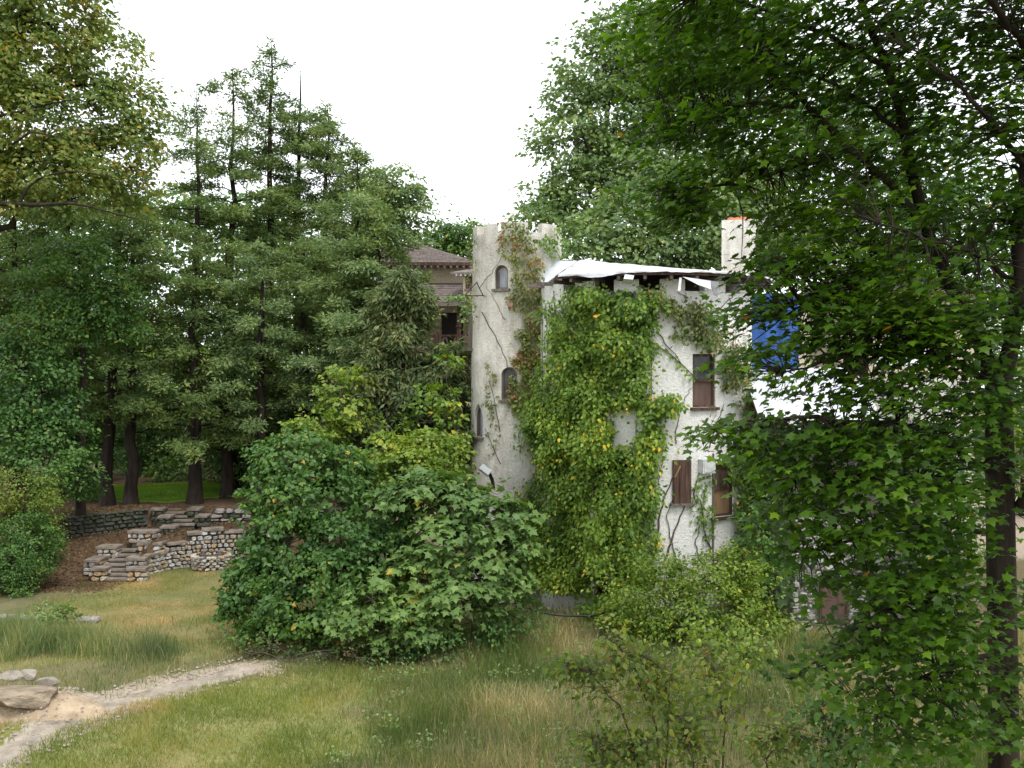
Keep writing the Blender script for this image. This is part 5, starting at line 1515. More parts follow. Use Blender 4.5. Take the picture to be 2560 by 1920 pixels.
for (px, d, lab, mat, bl) in [(380, 50, 'dark leafy understory tree behind the lawn gap', 'deep', [(380, 1120, 50, 80, 70), (420, 1180, 50, 70, 50), (330, 1150, 51, 70, 60), (450, 1100, 51, 70, 80), (390, 1030, 51, 90, 70)]),
                              (430, 47, 'pale flowering shrub at the back of the bright lawn', 'pale', [(420, 1190, 47, 50, 35), (460, 1170, 47, 45, 45)]),
                              (620, 46, 'ivy-grown understory tree right of the thick trunk', 'deep', [(600, 1150, 46, 80, 90), (640, 1050, 46, 80, 80), (690, 1130, 46, 80, 80), (560, 1060, 46, 60, 80)]),
                              (780, 44, 'dark understory tree under the blue-green boughs', 'deep', [(740, 1000, 44, 90, 90), (820, 1060, 44, 90, 80), (720, 1120, 44, 80, 80), (880, 980, 44, 80, 80)]),
                              (240, 48, 'dark understory tree in the shade left of the lawn gap', 'deep', [(240, 1130, 47, 60, 90), (180, 1050, 47, 90, 100), (300, 1020, 48, 70, 80), (230, 960, 48, 90, 70), (350, 960, 49, 80, 60)]),
                              (520, 52, 'yellow-green understory tree glimpsed between the trunks', 'lime', [(500, 960, 52, 80, 70), (580, 900, 52, 80, 70), (440, 900, 52, 80, 60), (700, 880, 52, 80, 70), (650, 800, 53, 90, 70), (330, 880, 53, 90, 70)]),
                              (600, 43, 'dark ivy-hung tree between the two thick trunks', 'deep', [(610, 1120, 43, 60, 80), (540, 1080, 43.5, 50, 90), (660, 1180, 42.5, 60, 60), (700, 1060, 43, 70, 90), (590, 980, 43, 60, 60)]),
                              (200, 40, 'dark ivy-hung tree left of the leaning conifer trunk', 'deep', [(190, 1150, 40, 60, 80), (210, 1060, 40, 60, 80), (150, 960, 40, 80, 80), (235, 1215, 39.6, 26, 36)]),
                              (60, 44, 'dark thicket tree deep in the left woods', 'deep', [(40, 760, 44, 130, 110), (150, 860, 44, 110, 90), (-40, 900, 43, 120, 130), (30, 640, 44, 120, 90), (-40, 1050, 42, 100, 110)])]:
    tree('understory_tree', lab, px, d, bl[0][1], 0.10, bl, 0.2, T_OVAL, mat, dens=1.5, nl=22, cr=0.55, group='understory trees of the left woods', limbs=True)
# distant wood edge that closes the view between the trunks: one uncountable mass of foliage
fw = Bag(); C = []
for xx in np.arange(-46, 6, 1.5):
    yy = 62 + 4 * float(vnoise(xx * 0.4, 2, 3)); hh = 14.0 + 4 * float(vnoise(xx * 0.25, 8, 2)) - 4.5 * float(sstep(-16, -6, xx))
    n = 120
    C.append(np.stack([xx + rng.normal(0, 1.2, n), yy + rng.normal(0, 1.5, n), 1.2 + hh * rng.random(n) ** 0.8], -1))
C = np.concatenate(C)
spray(fw, C, np.tile([0, -1., 0], (len(C), 1)), 0.9, 15, 0.40, T_OVAL, 0, 0.5, tint=rng.uniform(0, 0.8, len(C)))
tag(fw.build('far_woods', M['green']), 'dense far edge of the woods closing the view behind the conifers', kind='stuff')

# ------------------------------------------------------------------ shrubs
SH = dict(cat='shrub')
tree('round_shrub', 'rounded reddish green shrub at the left edge above the leaf slope', 60, 31.8, 1240, 0.06, [(40, 1240, 32.4, 100, 70), (110, 1270, 32.4, 50, 55), (0, 1300, 32.2, 90, 80), (90, 1330, 32.6, 50, 60)], 0.10, T_OVAL, 'sapling', cat='shrub', dens=2.6, nl=34, cr=0.3, tint_hi=0.8)
tree('round_shrub', 'upper of the two smooth dark green shrubs on the left slope', 70, 31.0, 1320, 0.06, [(70, 1335, 31, 68, 50), (20, 1330, 31, 60, 48), (112, 1365, 31.2, 28, 50), (60, 1400, 31.2, 80, 60)], 0.09, T_OVAL, 'green', cat='shrub', dens=3.2, nl=38, cr=0.27, tint_hi=0.85, shell=0.75)
tree('round_shrub', 'lower smooth dark green shrub in the corner of the left slope', 25, 30.2, 1380, 0.06, [(15, 1415, 30.2, 70, 50), (62, 1425, 30.4, 34, 45), (-60, 1400, 30, 60, 60), (20, 1460, 30.2, 70, 40)], 0.09, T_OVAL, 'green', cat='shrub', dens=3.2, nl=38, cr=0.27, tint_hi=0.85, shell=0.75)
tree('weed_bush', 'small pale green weed bush among the tall grass by the edging stones', 130, 26.6, 1530, 0.03, [(120, 1545, 26.6, 55, 26), (165, 1540, 26.6, 40, 26), (80, 1555, 26.5, 40, 20)], 0.11, T_OVAL, 'far', cat='shrub', dens=3.0, nl=24, cr=0.22)

tree('vine_bush', 'large left mound of the central thicket, dark green with vine leaves', 720, 25.4, 1250, 0.12,
     [(740, 1150, 26, 110, 80), (680, 1230, 25.8, 80, 80), (800, 1240, 25.6, 120, 90), (680, 1330, 25.6, 60, 60), (720, 1360, 25.2, 110, 80), (655, 1480, 24.8, 90, 80), (760, 1500, 24.4, 130, 100), (860, 1370, 25, 110, 90), (600, 1520, 24.8, 50, 55), (700, 1600, 24.2, 110, 60), (840, 1450, 24.6, 100, 90), (850, 1180, 26, 80, 60), (950, 1290, 25.8, 110, 90), (960, 1400, 25.2, 110, 90), (980, 1500, 24.8, 100, 70), (610, 1420, 25, 50, 50)],
     0.125, T_HEART, 'green', cat='shrub', dens=2.2, nl=36, cr=0.30, tint_hi=0.84, bark='stem', shell=0.72, upw=0.75)
tree('vine_mound', 'light yellow-green vine mound left of the tower foot', 1010, 27.2, 1130, 0.08,
     [(960, 1130, 27.2, 80, 50), (1060, 1120, 27.2, 90, 45), (1120, 1160, 27.4, 60, 60), (1020, 1170, 27, 110, 60), (920, 1180, 27, 60, 60), (1100, 1220, 27, 70, 60)],
     0.12, T_HEART, 'lime', cat='shrub', dens=2.2, nl=32, cr=0.3, bark='stem', shell=0.7)
tree('vine_mound', 'yellow-green vine climbing over the hemlock above the central thicket', 850, 29.6, 960, 0.06,
     [(830, 970, 29.6, 40, 60), (870, 1050, 29.4, 60, 50), (800, 1060, 29.2, 50, 50), (760, 1080, 28.8, 60, 40), (900, 960, 29.8, 30, 40)],
     0.13, T_HEART, 'lime', cat='shrub', dens=1.8, nl=26, cr=0.3, bark='stem', shell=0.6)
tree('vine_mound', 'big-leaved vine with orange leaves on the hemlock beside the tower', 1120, 29.8, 1000, 0.06,
     [(1080, 990, 29.6, 50, 40), (1130, 1010, 29.6, 40, 60), (1060, 1060, 29.4, 60, 40), (1110, 900, 29.8, 40, 30), (1140, 1080, 29.4, 30, 40)],
     0.16, T_HEART, 'ivy', cat='shrub', dens=0.9, nl=18, cr=0.34, bark='stem', shell=0.5)
tree('maple_sapling', 'pale blue-green lobed-leaf maple bush at the right of the central thicket', 1130, 24.6, 1250, 0.07,
     [(1000, 1240, 25, 70, 45), (1070, 1230, 25, 60, 50), (1150, 1260, 25, 90, 60), (1240, 1310, 24.8, 90, 60), (1300, 1370, 24.6, 60, 45), (1120, 1360, 24.4, 110, 70), (1220, 1420, 24.4, 100, 70), (1040, 1440, 24.2, 90, 60), (1140, 1500, 24, 130, 60), (1270, 1470, 24.4, 60, 50)],
     0.21, T_MAPLE, 'pale', cat='shrub', dens=2.0, nl=18, cr=0.34, tint_hi=0.86, bark='stem', shell=0.5, upw=1.2, rnd=0.4, lean=0.5)
tree('maple_sapling', 'lower front clump of maple leaves at the foot of the central thicket', 930, 23.4, 1500, 0.05,
     [(880, 1560, 23.4, 70, 60), (970, 1560, 23.4, 80, 60), (930, 1500, 23.6, 80, 50), (1060, 1580, 23.6, 70, 40)], 0.18, T_MAPLE, 'pale', cat='shrub', dens=1.8, nl=18, cr=0.3, bark='stem', shell=0.5, upw=1.1, rnd=0.45, tint_hi=0.85)
tree('dark_thicket', 'shaded undergrowth under the right side of the central thicket', 1180, 24.2, 1560, 0.04,
     [(1180, 1560, 24.2, 100, 60), (1090, 1620, 23.6, 90, 45), (1260, 1580, 24.4, 70, 50), (960, 1640, 23.4, 80, 40), (1320, 1540, 25, 50, 50)], 0.12, T_OVAL, 'deep', cat='shrub', dens=1.8, nl=22, cr=0.34, bark='stem')
tree('dark_thicket', 'brownish tangle of briars at the left foot of the central thicket', 720, 23.2, 1630, 0.03,
     [(670, 1620, 23.5, 70, 42), (760, 1640, 23.2, 80, 44), (850, 1640, 23.1, 70, 40), (930, 1655, 23.0, 60, 32), (610, 1640, 23.4, 50, 30)], 0.075, T_OVAL, 'briar', cat='shrub', dens=1.8, nl=18, cr=0.34, bark='stem', shoots=0.5, shell=0.2)
tree('low_shrub', 'low green shrub beside the dirt track at the lower left of the thicket', 600, 24.4, 1570, 0.03, [(590, 1600, 24.4, 45, 36), (640, 1590, 24.6, 45, 40)], 0.09, T_LONG, 'far', cat='shrub', dens=2.5, nl=24, cr=0.24, bark='stem')
tree('yellow_bush', 'yellow-green bush spreading under the white wall', 1730, 24.6, 1450, 0.05,
     [(1590, 1440, 25, 70, 50), (1560, 1500, 24.8, 60, 40), (1650, 1480, 24.6, 90, 50), (1770, 1450, 24.8, 110, 55), (1850, 1520, 24.4, 110, 60), (1730, 1540, 24.2, 90, 40), (1930, 1570, 24.2, 70, 50), (1690, 1420, 25, 50, 30), (1880, 1440, 25, 70, 50), (1810, 1400, 25.3, 60, 40), (1690, 1490, 24.9, 80, 50), (1640, 1540, 24.6, 80, 40), (1560, 1560, 24.6, 50, 30), (1680, 1560, 24.2, 80, 40), (1820, 1580, 24, 90, 40)],
     0.105, T_OVAL, 'lime', cat='shrub', dens=2.6, nl=30, cr=0.36, bark='stem', shell=0.3, tint_hi=0.85, shoots=0.3)
tree('green_bush', 'mid-green bush filling the corner between the white wall and the stone base', 1900, 25.6, 1350, 0.05,
     [(1900, 1330, 25.6, 60, 70), (1930, 1420, 25.4, 60, 70), (1860, 1400, 25.6, 50, 50), (1950, 1250, 25.8, 40, 60)], 0.13, T_OVAL6, 'green', cat='shrub', dens=1.7, nl=24, cr=0.34, bark='stem', tint_hi=0.9)
tree('green_bush', 'tall leafy shrub right of the rubble base, seen through the maple leaves', 2330, 25.4, 1150, 0.06,
     [(2300, 1150, 25.4, 90, 80), (2380, 1250, 25.4, 80, 90), (2280, 1330, 25.2, 90, 90), (2390, 1400, 25.2, 90, 90), (2300, 1480, 25, 90, 70), (2240, 1060, 25.6, 60, 50), (2440, 1130, 25.6, 60, 80)], 0.15, T_OVAL6, 'green', cat='shrub', dens=1.3, nl=24, cr=0.4, bark='stem', tint_hi=0.85)
tree('vine_bush', 'vine leaves hanging over the porch of the tiled house by the tower', 1170, 36.6, 770, 0.03, [(1160, 755, 36.8, 28, 14), (1172, 790, 36.6, 16, 30), (1174, 830, 36.6, 12, 30), (1130, 752, 37.0, 26, 8)], 0.15, T_OVAL, 'far', cat='shrub', dens=2.6, nl=24, cr=0.25, bark='stem', limbs=False)

# ------------------------------------------------------------------ foreground saplings
def sapling(label, stems, leaf, nl, mat='sapling', tpl=T_OVAL6, group='thin saplings in the foreground grass'):
    b = P(stems[0][0][0], stems[0][0][1], stems[0][0][2])
    z0 = gz(b[0], b[1])
    root = thing('sapling', label, 'sapling', (b[0], b[1], z0), group)
    lb = Bag()
    for s in stems:
        pts = np.array([P(*q) for q in s]); pts[0, 2] = gz(pts[0, 0], pts[0, 1]) - 0.05
        m = 14; q = np.linspace(0, len(pts) - 1, m)
        line = np.stack([np.interp(q, range(len(pts)), pts[:, i]) for i in range(3)], -1)
        line[1:-1] += rng.normal(0, 0.02, (m - 2, 3))
        sb = Bag(); sb.tube(line, np.linspace(0.018, 0.005, m), 5); sb.build('stem', M['stem'], root)
        C = []
        for i in range(int(nl * 1.7)):
            u = rng.uniform(0.3, 1.0) ** 0.8
            j = min(m - 2, int(u * (m - 1)))
            p = line[j] + (line[j + 1] - line[j]) * rng.random()
            tw = nrm(rng.normal(0, 1, 3) * [1, 1, 0.3]) * rng.uniform(0.08, 0.7) * (1.25 - 0.5 * u)
            lb.tube([p, p + tw * 0.6 + UP * 0.04, p + tw], [0.005, 0.004, 0.003], 3, 1)
            C.append(p + tw * 0.75)
        C = np.array(C)
        spray(lb, C, rng.normal(0, 1, (len(C), 3)), 0.22, 5, leaf * 0.85, tpl, 0, 0.8, 1.1, 0.7, 0.5, 0.9 * rng.random(len(C)))
    lb.build('crown', [M[mat], M['stem']], root)


sapling('arching sapling with drooping yellow-green leaves at the lower centre right', [[(1660, 1960, 14.6), (1640, 1800, 14.8), (1570, 1650, 15), (1520, 1590, 15.2)], [(1665, 1960, 14.6), (1670, 1780, 14.8), (1660, 1680, 15), (1600, 1640, 15)], [(1650, 1960, 14.6), (1560, 1780, 14.6), (1470, 1690, 14.8), (1410, 1650, 15)]], 0.13, 42)
sapling('upright sapling with browning leaves in the bottom right grass', [[(1800, 1980, 14.2), (1810, 1830, 14.4), (1800, 1700, 14.6), (1750, 1620, 14.8)], [(1790, 1980, 14.2), (1730, 1860, 14.3), (1690, 1790, 14.4)]], 0.13, 42)
sapling('small leafy sapling in front of the yellow-green bush', [[(1790, 1760, 18.6), (1800, 1660, 18.8), (1770, 1600, 18.9), (1750, 1580, 19)], [(1800, 1760, 18.6), (1850, 1650, 18.8), (1900, 1620, 18.9)]], 0.14, 40, 'lime')
sapling('low sapling with hanging brown-tinged leaves at the bottom edge', [[(1540, 2000, 14.0), (1520, 1900, 14.2), (1480, 1840, 14.3)], [(1560, 2000, 14.0), (1590, 1900, 14.1), (1600, 1850, 14.2)], [(1900, 2000, 13.6), (1930, 1880, 13.8), (1980, 1820, 13.9)]], 0.125, 40)
sapling('leafy sapling under the low maple boughs at the bottom right', [[(2080, 1990, 13.4), (2080, 1860, 13.6), (2060, 1760, 13.7)], [(2100, 1990, 13.4), (2150, 1860, 13.5), (2190, 1790, 13.6)]], 0.13, 44, 'green')

# ------------------------------------------------------------------ the dark maple at the right
MD = 10.8
mt_ = thing('maple_tree', 'big dark-leaved maple in the right foreground with a forked trunk', 'tree', (P(2515, 1900, MD)[0], MD, gz(P(2515, 1900, MD)[0], MD)))
bx = P(2515, 1900, MD)[0]
main = np.array([[bx, MD, gz(bx, MD) - 0.2], P(2515, 1900, MD), P(2512, 1700, MD), P(2508, 1500, MD), P(2503, 1300, MD), P(2500, 1120, MD), P(2497, 1000, MD)])
tb = Bag(); tb.tube(main, [0.19, 0.16, 0.155, 0.152, 0.15, 0.148, 0.135], 14); tb.build('trunk', M['bark'], mt_)
left_st = np.array([P(2497, 1010, MD), P(2460, 880, MD), P(2400, 760, 10.9), P(2345, 660, 11), P(2305, 560, 11), P(2275, 420, 11.1), P(2245, 260, 11.2), P(2190, 110, 11.2), P(2120, -40, 11.2), P(2060, -250, 11.1)])
right_st = np.array([P(2500, 1010, MD), P(2530, 860, 10.7), P(2548, 720, 10.6), P(2545, 560, 10.5), P(2570, 380, 10.4), P(2610, 150, 10.3), P(2640, -120, 10.2)])
LB = []


def mlimb(pts, r0, r1):
    pts = np.asarray(pts, float)
    m = (len(pts) - 1) * 4 + 1; q = np.linspace(0, len(pts) - 1, m)
    line = np.stack([np.interp(q, range(len(pts)), pts[:, i]) for i in range(3)], -1)
    line[1:-1] = (line[:-2] + 2 * line[1:-1] + line[2:]) / 4
    line[1:-1] += rng.normal(0, 0.012, (m - 2, 3))
    b = Bag(); b.tube(line, np.linspace(r0, r1, m), 8); b.build('limb', M['bark'], mt_)
    LB.append(line)
    return line


mlimb(left_st, 0.10, 0.03); mlimb(right_st, 0.10, 0.045)
for L, r0 in [([(2300, 560, 11), (2190, 430, 11), (2050, 300, 11.1), (1960, 220, 11.2), (1880, 120, 11.3), (1830, 30, 11.4)], 0.055),
              ([(2320, 628, 11), (2250, 620, 10.8), (2180, 632, 10.6), (2110, 690, 10.4), (2050, 740, 10.2), (1960, 790, 10.1)], 0.045),
              ([(2080, 392, 11.1), (1980, 420, 11.0), (1860, 460, 10.9), (1760, 470, 10.8), (1680, 480, 10.7)], 0.028),
              ([(1990, 270, 11.1), (1860, 260, 10.9), (1760, 300, 10.8), (1680, 330, 10.8)], 0.022),
              ([(2260, 340, 11.1), (2150, 250, 11), (2020, 180, 10.8), (1900, 130, 10.7)], 0.030),
              ([(2210, 170, 11.2), (2060, 90, 11), (1900, 20, 10.8), (1740, -10, 10.7)], 0.035),
              ([(2480, 960, MD), (2380, 900, 10.4), (2230, 880, 10.1), (2080, 900, 9.9), (1960, 930, 9.9)], 0.04),
              ([(2480, 1180, MD), (2370, 1110, 10.4), (2270, 1060, 10.1), (2150, 1060, 9.9), (2010, 1040, 9.8), (1900, 1050, 9.8), (1790, 1075, 9.8)], 0.045),
              ([(2490, 1230, MD), (2400, 1200, 10.3), (2260, 1190, 10), (2120, 1200, 9.8), (1990, 1190, 9.8)], 0.032),
              ([(2490, 1340, MD), (2380, 1310, 10.3), (2230, 1330, 10), (2100, 1360, 9.9), (2010, 1390, 9.9)], 0.035),
              ([(2490, 1480, MD), (2380, 1470, 10.3), (2250, 1500, 10), (2150, 1570, 9.8), (2060, 1640, 9.8), (1980, 1700, 9.8)], 0.035),
              ([(2495, 1640, MD), (2400, 1650, 10.3), (2290, 1700, 10), (2200, 1780, 9.9)], 0.03),
              ([(2520, 1290, MD), (2570, 1230, 10.6), (2640, 1160, 10.4), (2740, 1080, 10.2)], 0.045),
              ([(2345, 660, 11), (2440, 560, 11.6), (2520, 480, 12), (2620, 400, 12.3)], 0.04),
              ([(2540, 700, 10.6), (2440, 640, 10.2), (2330, 600, 9.9), (2200, 560, 9.7)], 0.03),
              ([(2560, 420, 10.4), (2470, 300, 10), (2380, 200, 9.7), (2260, 120, 9.5)], 0.035),
              ([(2600, 200, 10.3), (2520, 60, 9.6), (2400, -60, 9.0), (2250, -160, 8.5)], 0.05),
              ([(2120, -40, 11.2), (1980, -120, 10.5), (1820, -150, 9.8)], 0.04)]:
    mlimb([P(*q) for q in L], r0, 0.008)
LP = np.concatenate(LB)
# flat tiers of leaves: (px, py, d, rx, ry in photograph pixels, half-depth in metres, clumps)
tiers = [(1640, 40, 10.9, 90, 60, 0.8, 16), (1760, 60, 10.9, 120, 80, 1.0, 30), (1900, 60, 10.9, 130, 90, 1.2, 36), (2060, 70, 11, 140, 90, 1.3, 40), (2220, 60, 11, 140, 90, 1.3, 36), (2380, 60, 10.6, 140, 90, 1.3, 36), (2520, 60, 10.4, 120, 90, 1.3, 30),
         (1640, 170, 10.8, 70, 60, 0.8, 14), (1750, 210, 10.9, 110, 80, 1.0, 28), (1890, 220, 11, 120, 90, 1.2, 34), (2040, 230, 11.1, 130, 90, 1.3, 34), (2190, 240, 11, 120, 80, 1.3, 28), (2350, 230, 10.8, 130, 90, 1.3, 30), (2500, 240, 10.6, 110, 80, 1.2, 18),
         (1680, 320, 10.8, 80, 60, 0.8, 18), (1800, 360, 10.9, 110, 80, 1.0, 30), (1930, 390, 10.9, 110, 80, 1.1, 30), (2080, 400, 11, 120, 80, 1.2, 28), (2200, 420, 11, 90, 70, 1.1, 20), (2400, 400, 10.8, 110, 80, 1.2, 22), (2520, 420, 10.6, 80, 80, 1.1, 12),
         (1660, 450, 10.7, 80, 50, 0.7, 18), (1690, 540, 10.7, 80, 45, 0.7, 18), (1740, 500, 10.7, 70, 50, 0.8, 18), (1990, 540, 10.8, 85, 65, 0.9, 24), (2080, 550, 10.7, 110, 70, 1.0, 26), (2220, 560, 10.6, 110, 70, 1.1, 24), (2410, 560, 10.5, 100, 70, 1.1, 18), (2530, 600, 10.5, 80, 70, 1.0, 12),
         (1980, 650, 10.4, 80, 45, 0.8, 18), (2090, 680, 10.3, 100, 55, 0.9, 24), (2220, 690, 10.4, 100, 60, 1.0, 22), (1900, 730, 10.2, 70, 30, 0.6, 14), (1880, 790, 10.1, 70, 40, 0.6, 18), (2070, 780, 10.2, 80, 45, 0.8, 13), (2160, 790, 10.2, 100, 50, 0.9, 20), (2320, 760, 10.3, 90, 55, 0.9, 18), (2450, 760, 10.4, 80, 60, 0.9, 14), (2540, 800, 10.5, 60, 70, 0.9, 10),
         (1900, 890, 10.0, 80, 36, 0.6, 12), (2300, 830, 10.1, 80, 40, 0.8, 14), (2180, 740, 10.1, 90, 45, 0.8, 16), (2400, 820, 10.2, 80, 40, 0.8, 12), (2100, 830, 10.1, 80, 40, 0.8, 16), (2250, 790, 10.1, 80, 45, 0.8, 16), (1960, 930, 10.0, 50, 20, 0.5, 5), (2440, 1010, 10.2, 60, 50, 0.8, 10), (1900, 650, 10.3, 50, 30, 0.6, 7), (1860, 920, 9.9, 50, 24, 0.5, 9), (2020, 880, 10, 80, 30, 0.7, 7), (2140, 880, 10, 80, 36, 0.7, 7), (2280, 880, 10.1, 90, 50, 0.8, 18), (2400, 900, 10.2, 80, 50, 0.8, 14),
         (1920, 965, 9.9, 60, 24, 0.5, 6), (2050, 975, 9.9, 60, 14, 0.5, 3), (2250, 980, 10, 90, 45, 0.8, 16), (2380, 1010, 10.2, 90, 50, 0.8, 16),
         (1790, 1085, 9.8, 60, 22, 0.4, 9), (1880, 1080, 9.8, 80, 34, 0.6, 18), (1990, 1090, 9.8, 90, 40, 0.7, 24), (2110, 1090, 9.9, 90, 45, 0.8, 24), (2240, 1100, 10, 100, 50, 0.8, 22), (2370, 1130, 10.2, 90, 50, 0.8, 18),
         (1930, 1160, 9.8, 70, 36, 0.6, 17), (2030, 1190, 9.8, 100, 45, 0.7, 26), (2150, 1200, 9.9, 100, 50, 0.8, 26), (2280, 1220, 10, 100, 50, 0.8, 20), (2400, 1240, 10.2, 70, 50, 0.7, 10),
         (1960, 1270, 9.9, 80, 40, 0.6, 18), (2060, 1300, 9.9, 90, 40, 0.7, 18), (2180, 1320, 9.9, 90, 45, 0.8, 18), (2300, 1330, 10, 90, 50, 0.8, 16), (2400, 1360, 10.2, 70, 50, 0.7, 9),
         (2000, 1370, 9.9, 60, 30, 0.5, 8), (2100, 1420, 9.9, 80, 36, 0.7, 11), (2220, 1430, 9.9, 90, 45, 0.8, 15), (2340, 1450, 10, 90, 50, 0.8, 15), (2060, 1470, 9.9, 60, 26, 0.5, 5),
         (2240, 1530, 9.9, 100, 45, 0.8, 16), (2380, 1560, 10, 90, 50, 0.8, 14), (2160, 1590, 9.8, 90, 36, 0.7, 11), (2070, 1640, 9.8, 80, 32, 0.6, 11), (2000, 1690, 9.8, 60, 26, 0.5, 8), (2290, 1640, 9.9, 100, 45, 0.8, 15), (2180, 1720, 9.8, 90, 36, 0.7, 10), (2420, 1680, 10, 80, 50, 0.8, 12), (2320, 1770, 9.9, 90, 45, 0.8, 12), (2220, 1840, 9.8, 80, 36, 0.7, 8), (2420, 1830, 10, 80, 50, 0.8, 11), (2530, 1500, 10.3, 60, 60, 0.8, 8), (2540, 1000, 10.4, 60, 60, 0.8, 10), (2550, 1150, 10.4, 50, 60, 0.8, 7), (2540, 1750, 10.2, 60, 60, 0.8, 8), (1995, 830, 10.1, 45, 60, 0.5, 8), (2000, 745, 10.2, 60, 30, 0.6, 9), (2130, 940, 10.0, 70, 40, 0.7, 12), (2100, 1010, 10.0, 60, 26, 0.6, 7), (2450, 330, 10.5, 110, 90, 1.2, 20), (2500, 140, 10.4, 90, 90, 1.2, 16), (2540, 520, 10.4, 60, 90, 1.0, 12)]
# the rest of the crown, unseen above and right, extended to shade the leaves in view
tiers += [(2750, 200, 10.4, 250, 260, 2.2, 60), (2780, 700, 10.4, 240, 260, 2.0, 50), (2760, 1200, 10.3, 220, 220, 1.8, 34), (1800, -180, 10.4, 260, 130, 2.2, 50), (2150, -220, 10.2, 300, 170, 2.6, 60), (2500, -220, 9.8, 300, 190, 2.6, 66), (2000, -520, 10, 420, 180, 2.6, 46), (2450, -560, 9.6, 420, 220, 2.8, 56)]
cr_ = Bag(); lone = []
lvC = []; lvO = []; lvT = []
for (px, py, d, rx, ry, hd, n) in tiers:
    c = P(px, py, d); n = int(n * (1.3 if py < 720 else 1.4 if px > 2080 else 0.95))
    q = rng.normal(0, 0.5, (n, 3)); q = q / np.maximum(1, np.linalg.norm(q, axis=1, keepdims=True))
    pts = c + q * np.array([rx / F * d, hd, ry / F * d])
    lvC.append(pts); lvO.append(nrm(pts - np.array([bx, MD, 0])) * [1, 1, 0]); lvT.append(rng.uniform(0.05, 0.9, n))
lvC = np.concatenate(lvC); lvO = np.concatenate(lvO); lvT = np.concatenate(lvT)
for p in lvC:
    i = int(np.argmin(np.linalg.norm(LP - p, axis=1)))
    if np.linalg.norm(LP[i] - p) < 2.2:
        cr_.tube(bend(LP[i], p, 3, 0, 0.15, 0.04), [0.010, 0.008, 0.006, 0.003], 3, 1)
idx0 = sum(len(x) for x in cr_.v)
lf = Bag()
spray(lf, lvC, lvO, 0.34, 14, 0.096, T_MAPLE, 0, 0.28, 0.45, 1.35, 0.36, lvT, 0.25, 0.15)
LV = lf.v[0].reshape(-1, 12, 3); LT = lf.tint[0]
ctr = LV.mean(1)
u_ = 1280 + F * ctr[:, 0] / ctr[:, 1]; v_ = HZ - F * (ctr[:, 2] - CAM_Z) / ctr[:, 1]
size_on = np.where((u_ > 20) & (u_ < 2540) & (v_ > 20) & (v_ < 1900), 1 / ctr[:, 1], 0)
near = np.argsort(-size_on)[:300]
keep = np.ones(len(LV), bool); keep[near] = False
cr_.polys(LV[keep], LT[keep])
co = cr_.build('crown', [M['maple'], M['bark']], mt_, {'kind': 'stuff'})
# the nearest leaves one by one, on eight shared meshes
lm = []
for k in range(8):
    b = Bag(); t_ = T_MAPLE.copy(); t_[:, 2] += rng.normal(0, 0.02, 12); b.polys(t_[None], [0.1 + 0.8 * k / 7])
    o_ = b.build('leaf', M['maple'], mt_); lm.append(o_.data); bpy.data.objects.remove(o_)
for k in near:
    q = LV[k]; y = nrm(q[6] - q[0]); x = nrm((q[3] - q[9]) - y * ((q[3] - q[9]) @ y)); z = np.cross(x, y)
    s = np.linalg.norm(q[6] - q[0])
    o_ = bpy.data.objects.new('leaf', lm[int(LT[k] * 7.99)]); COL.objects.link(o_); o_.parent = mt_
    mw = Matrix(((x[0] * s, y[0] * s, z[0] * s, q[0][0]), (x[1] * s, y[1] * s, z[1] * s, q[0][1]), (x[2] * s, y[2] * s, z[2] * s, q[0][2]), (0, 0, 0, 1)))
    o_.matrix_basis = Matrix.Translation(-wloc(mt_)) @ mw


# ------------------------------------------------------------------ grasses and ground cover
def blades(bag, x, y, h, w, lean, tint, two=True):
    n = len(x)
    z = hgt(x, y)
    b = np.stack([x, y, z - 0.01], -1)
    a = rng.uniform(0, 2 * math.pi, n)
    sd = np.stack([np.cos(a), np.sin(a), 0 * a], -1)
    la = rng.uniform(0, 2 * math.pi, n)
    ld = np.stack([np.cos(la), np.sin(la), 0 * la], -1) * (lean * rng.uniform(0.2, 1.3, n) * h)[:, None]
    tip = b + ld + UP * h[:, None]
    if two:
        mid = b + ld * 0.3 + UP * (h * 0.6)[:, None]
        ml, mr = mid - sd * w[:, None] * 0.75, mid + sd * w[:, None] * 0.75
        bag.polys(np.stack([b - sd * w[:, None], b + sd * w[:, None], mr, ml], 1), tint)
        V = np.stack([ml, mr, tip], 1)
    else:
        V = np.stack([b - sd * w[:, None], b + sd * w[:, None], tip], 1)
    bag.polys(V, tint)


def scatter(n, x0, x1, y0, y1, dens):
    x = rng.uniform(x0, x1, n); y = rng.uniform(y0, y1, n)
    vis = np.abs(x / y) < 0.56
    ok = vis & (rng.random(n) < dens(x, y)) & (pdist(x, y) > 0.28 + 0.55 * rng.random(n) ** 1.5) & (np.hypot((x + 9.6) / 1.5, y - 20.2) > 0.75 + 0.3 * rng.random(n))
    return x[ok], y[ok]


def inside_house(x, y):
    return (np.hypot(x - BC[0], y - BC[1]) < BR + 0.1) | (np.hypot(x - TC[0], y - TC[1]) < 1.6) | ((x > 7.3) & (y > 26)) | ((x > BC[0] - BR) & (y > BC[1]) & (x < BC[0] + BR))


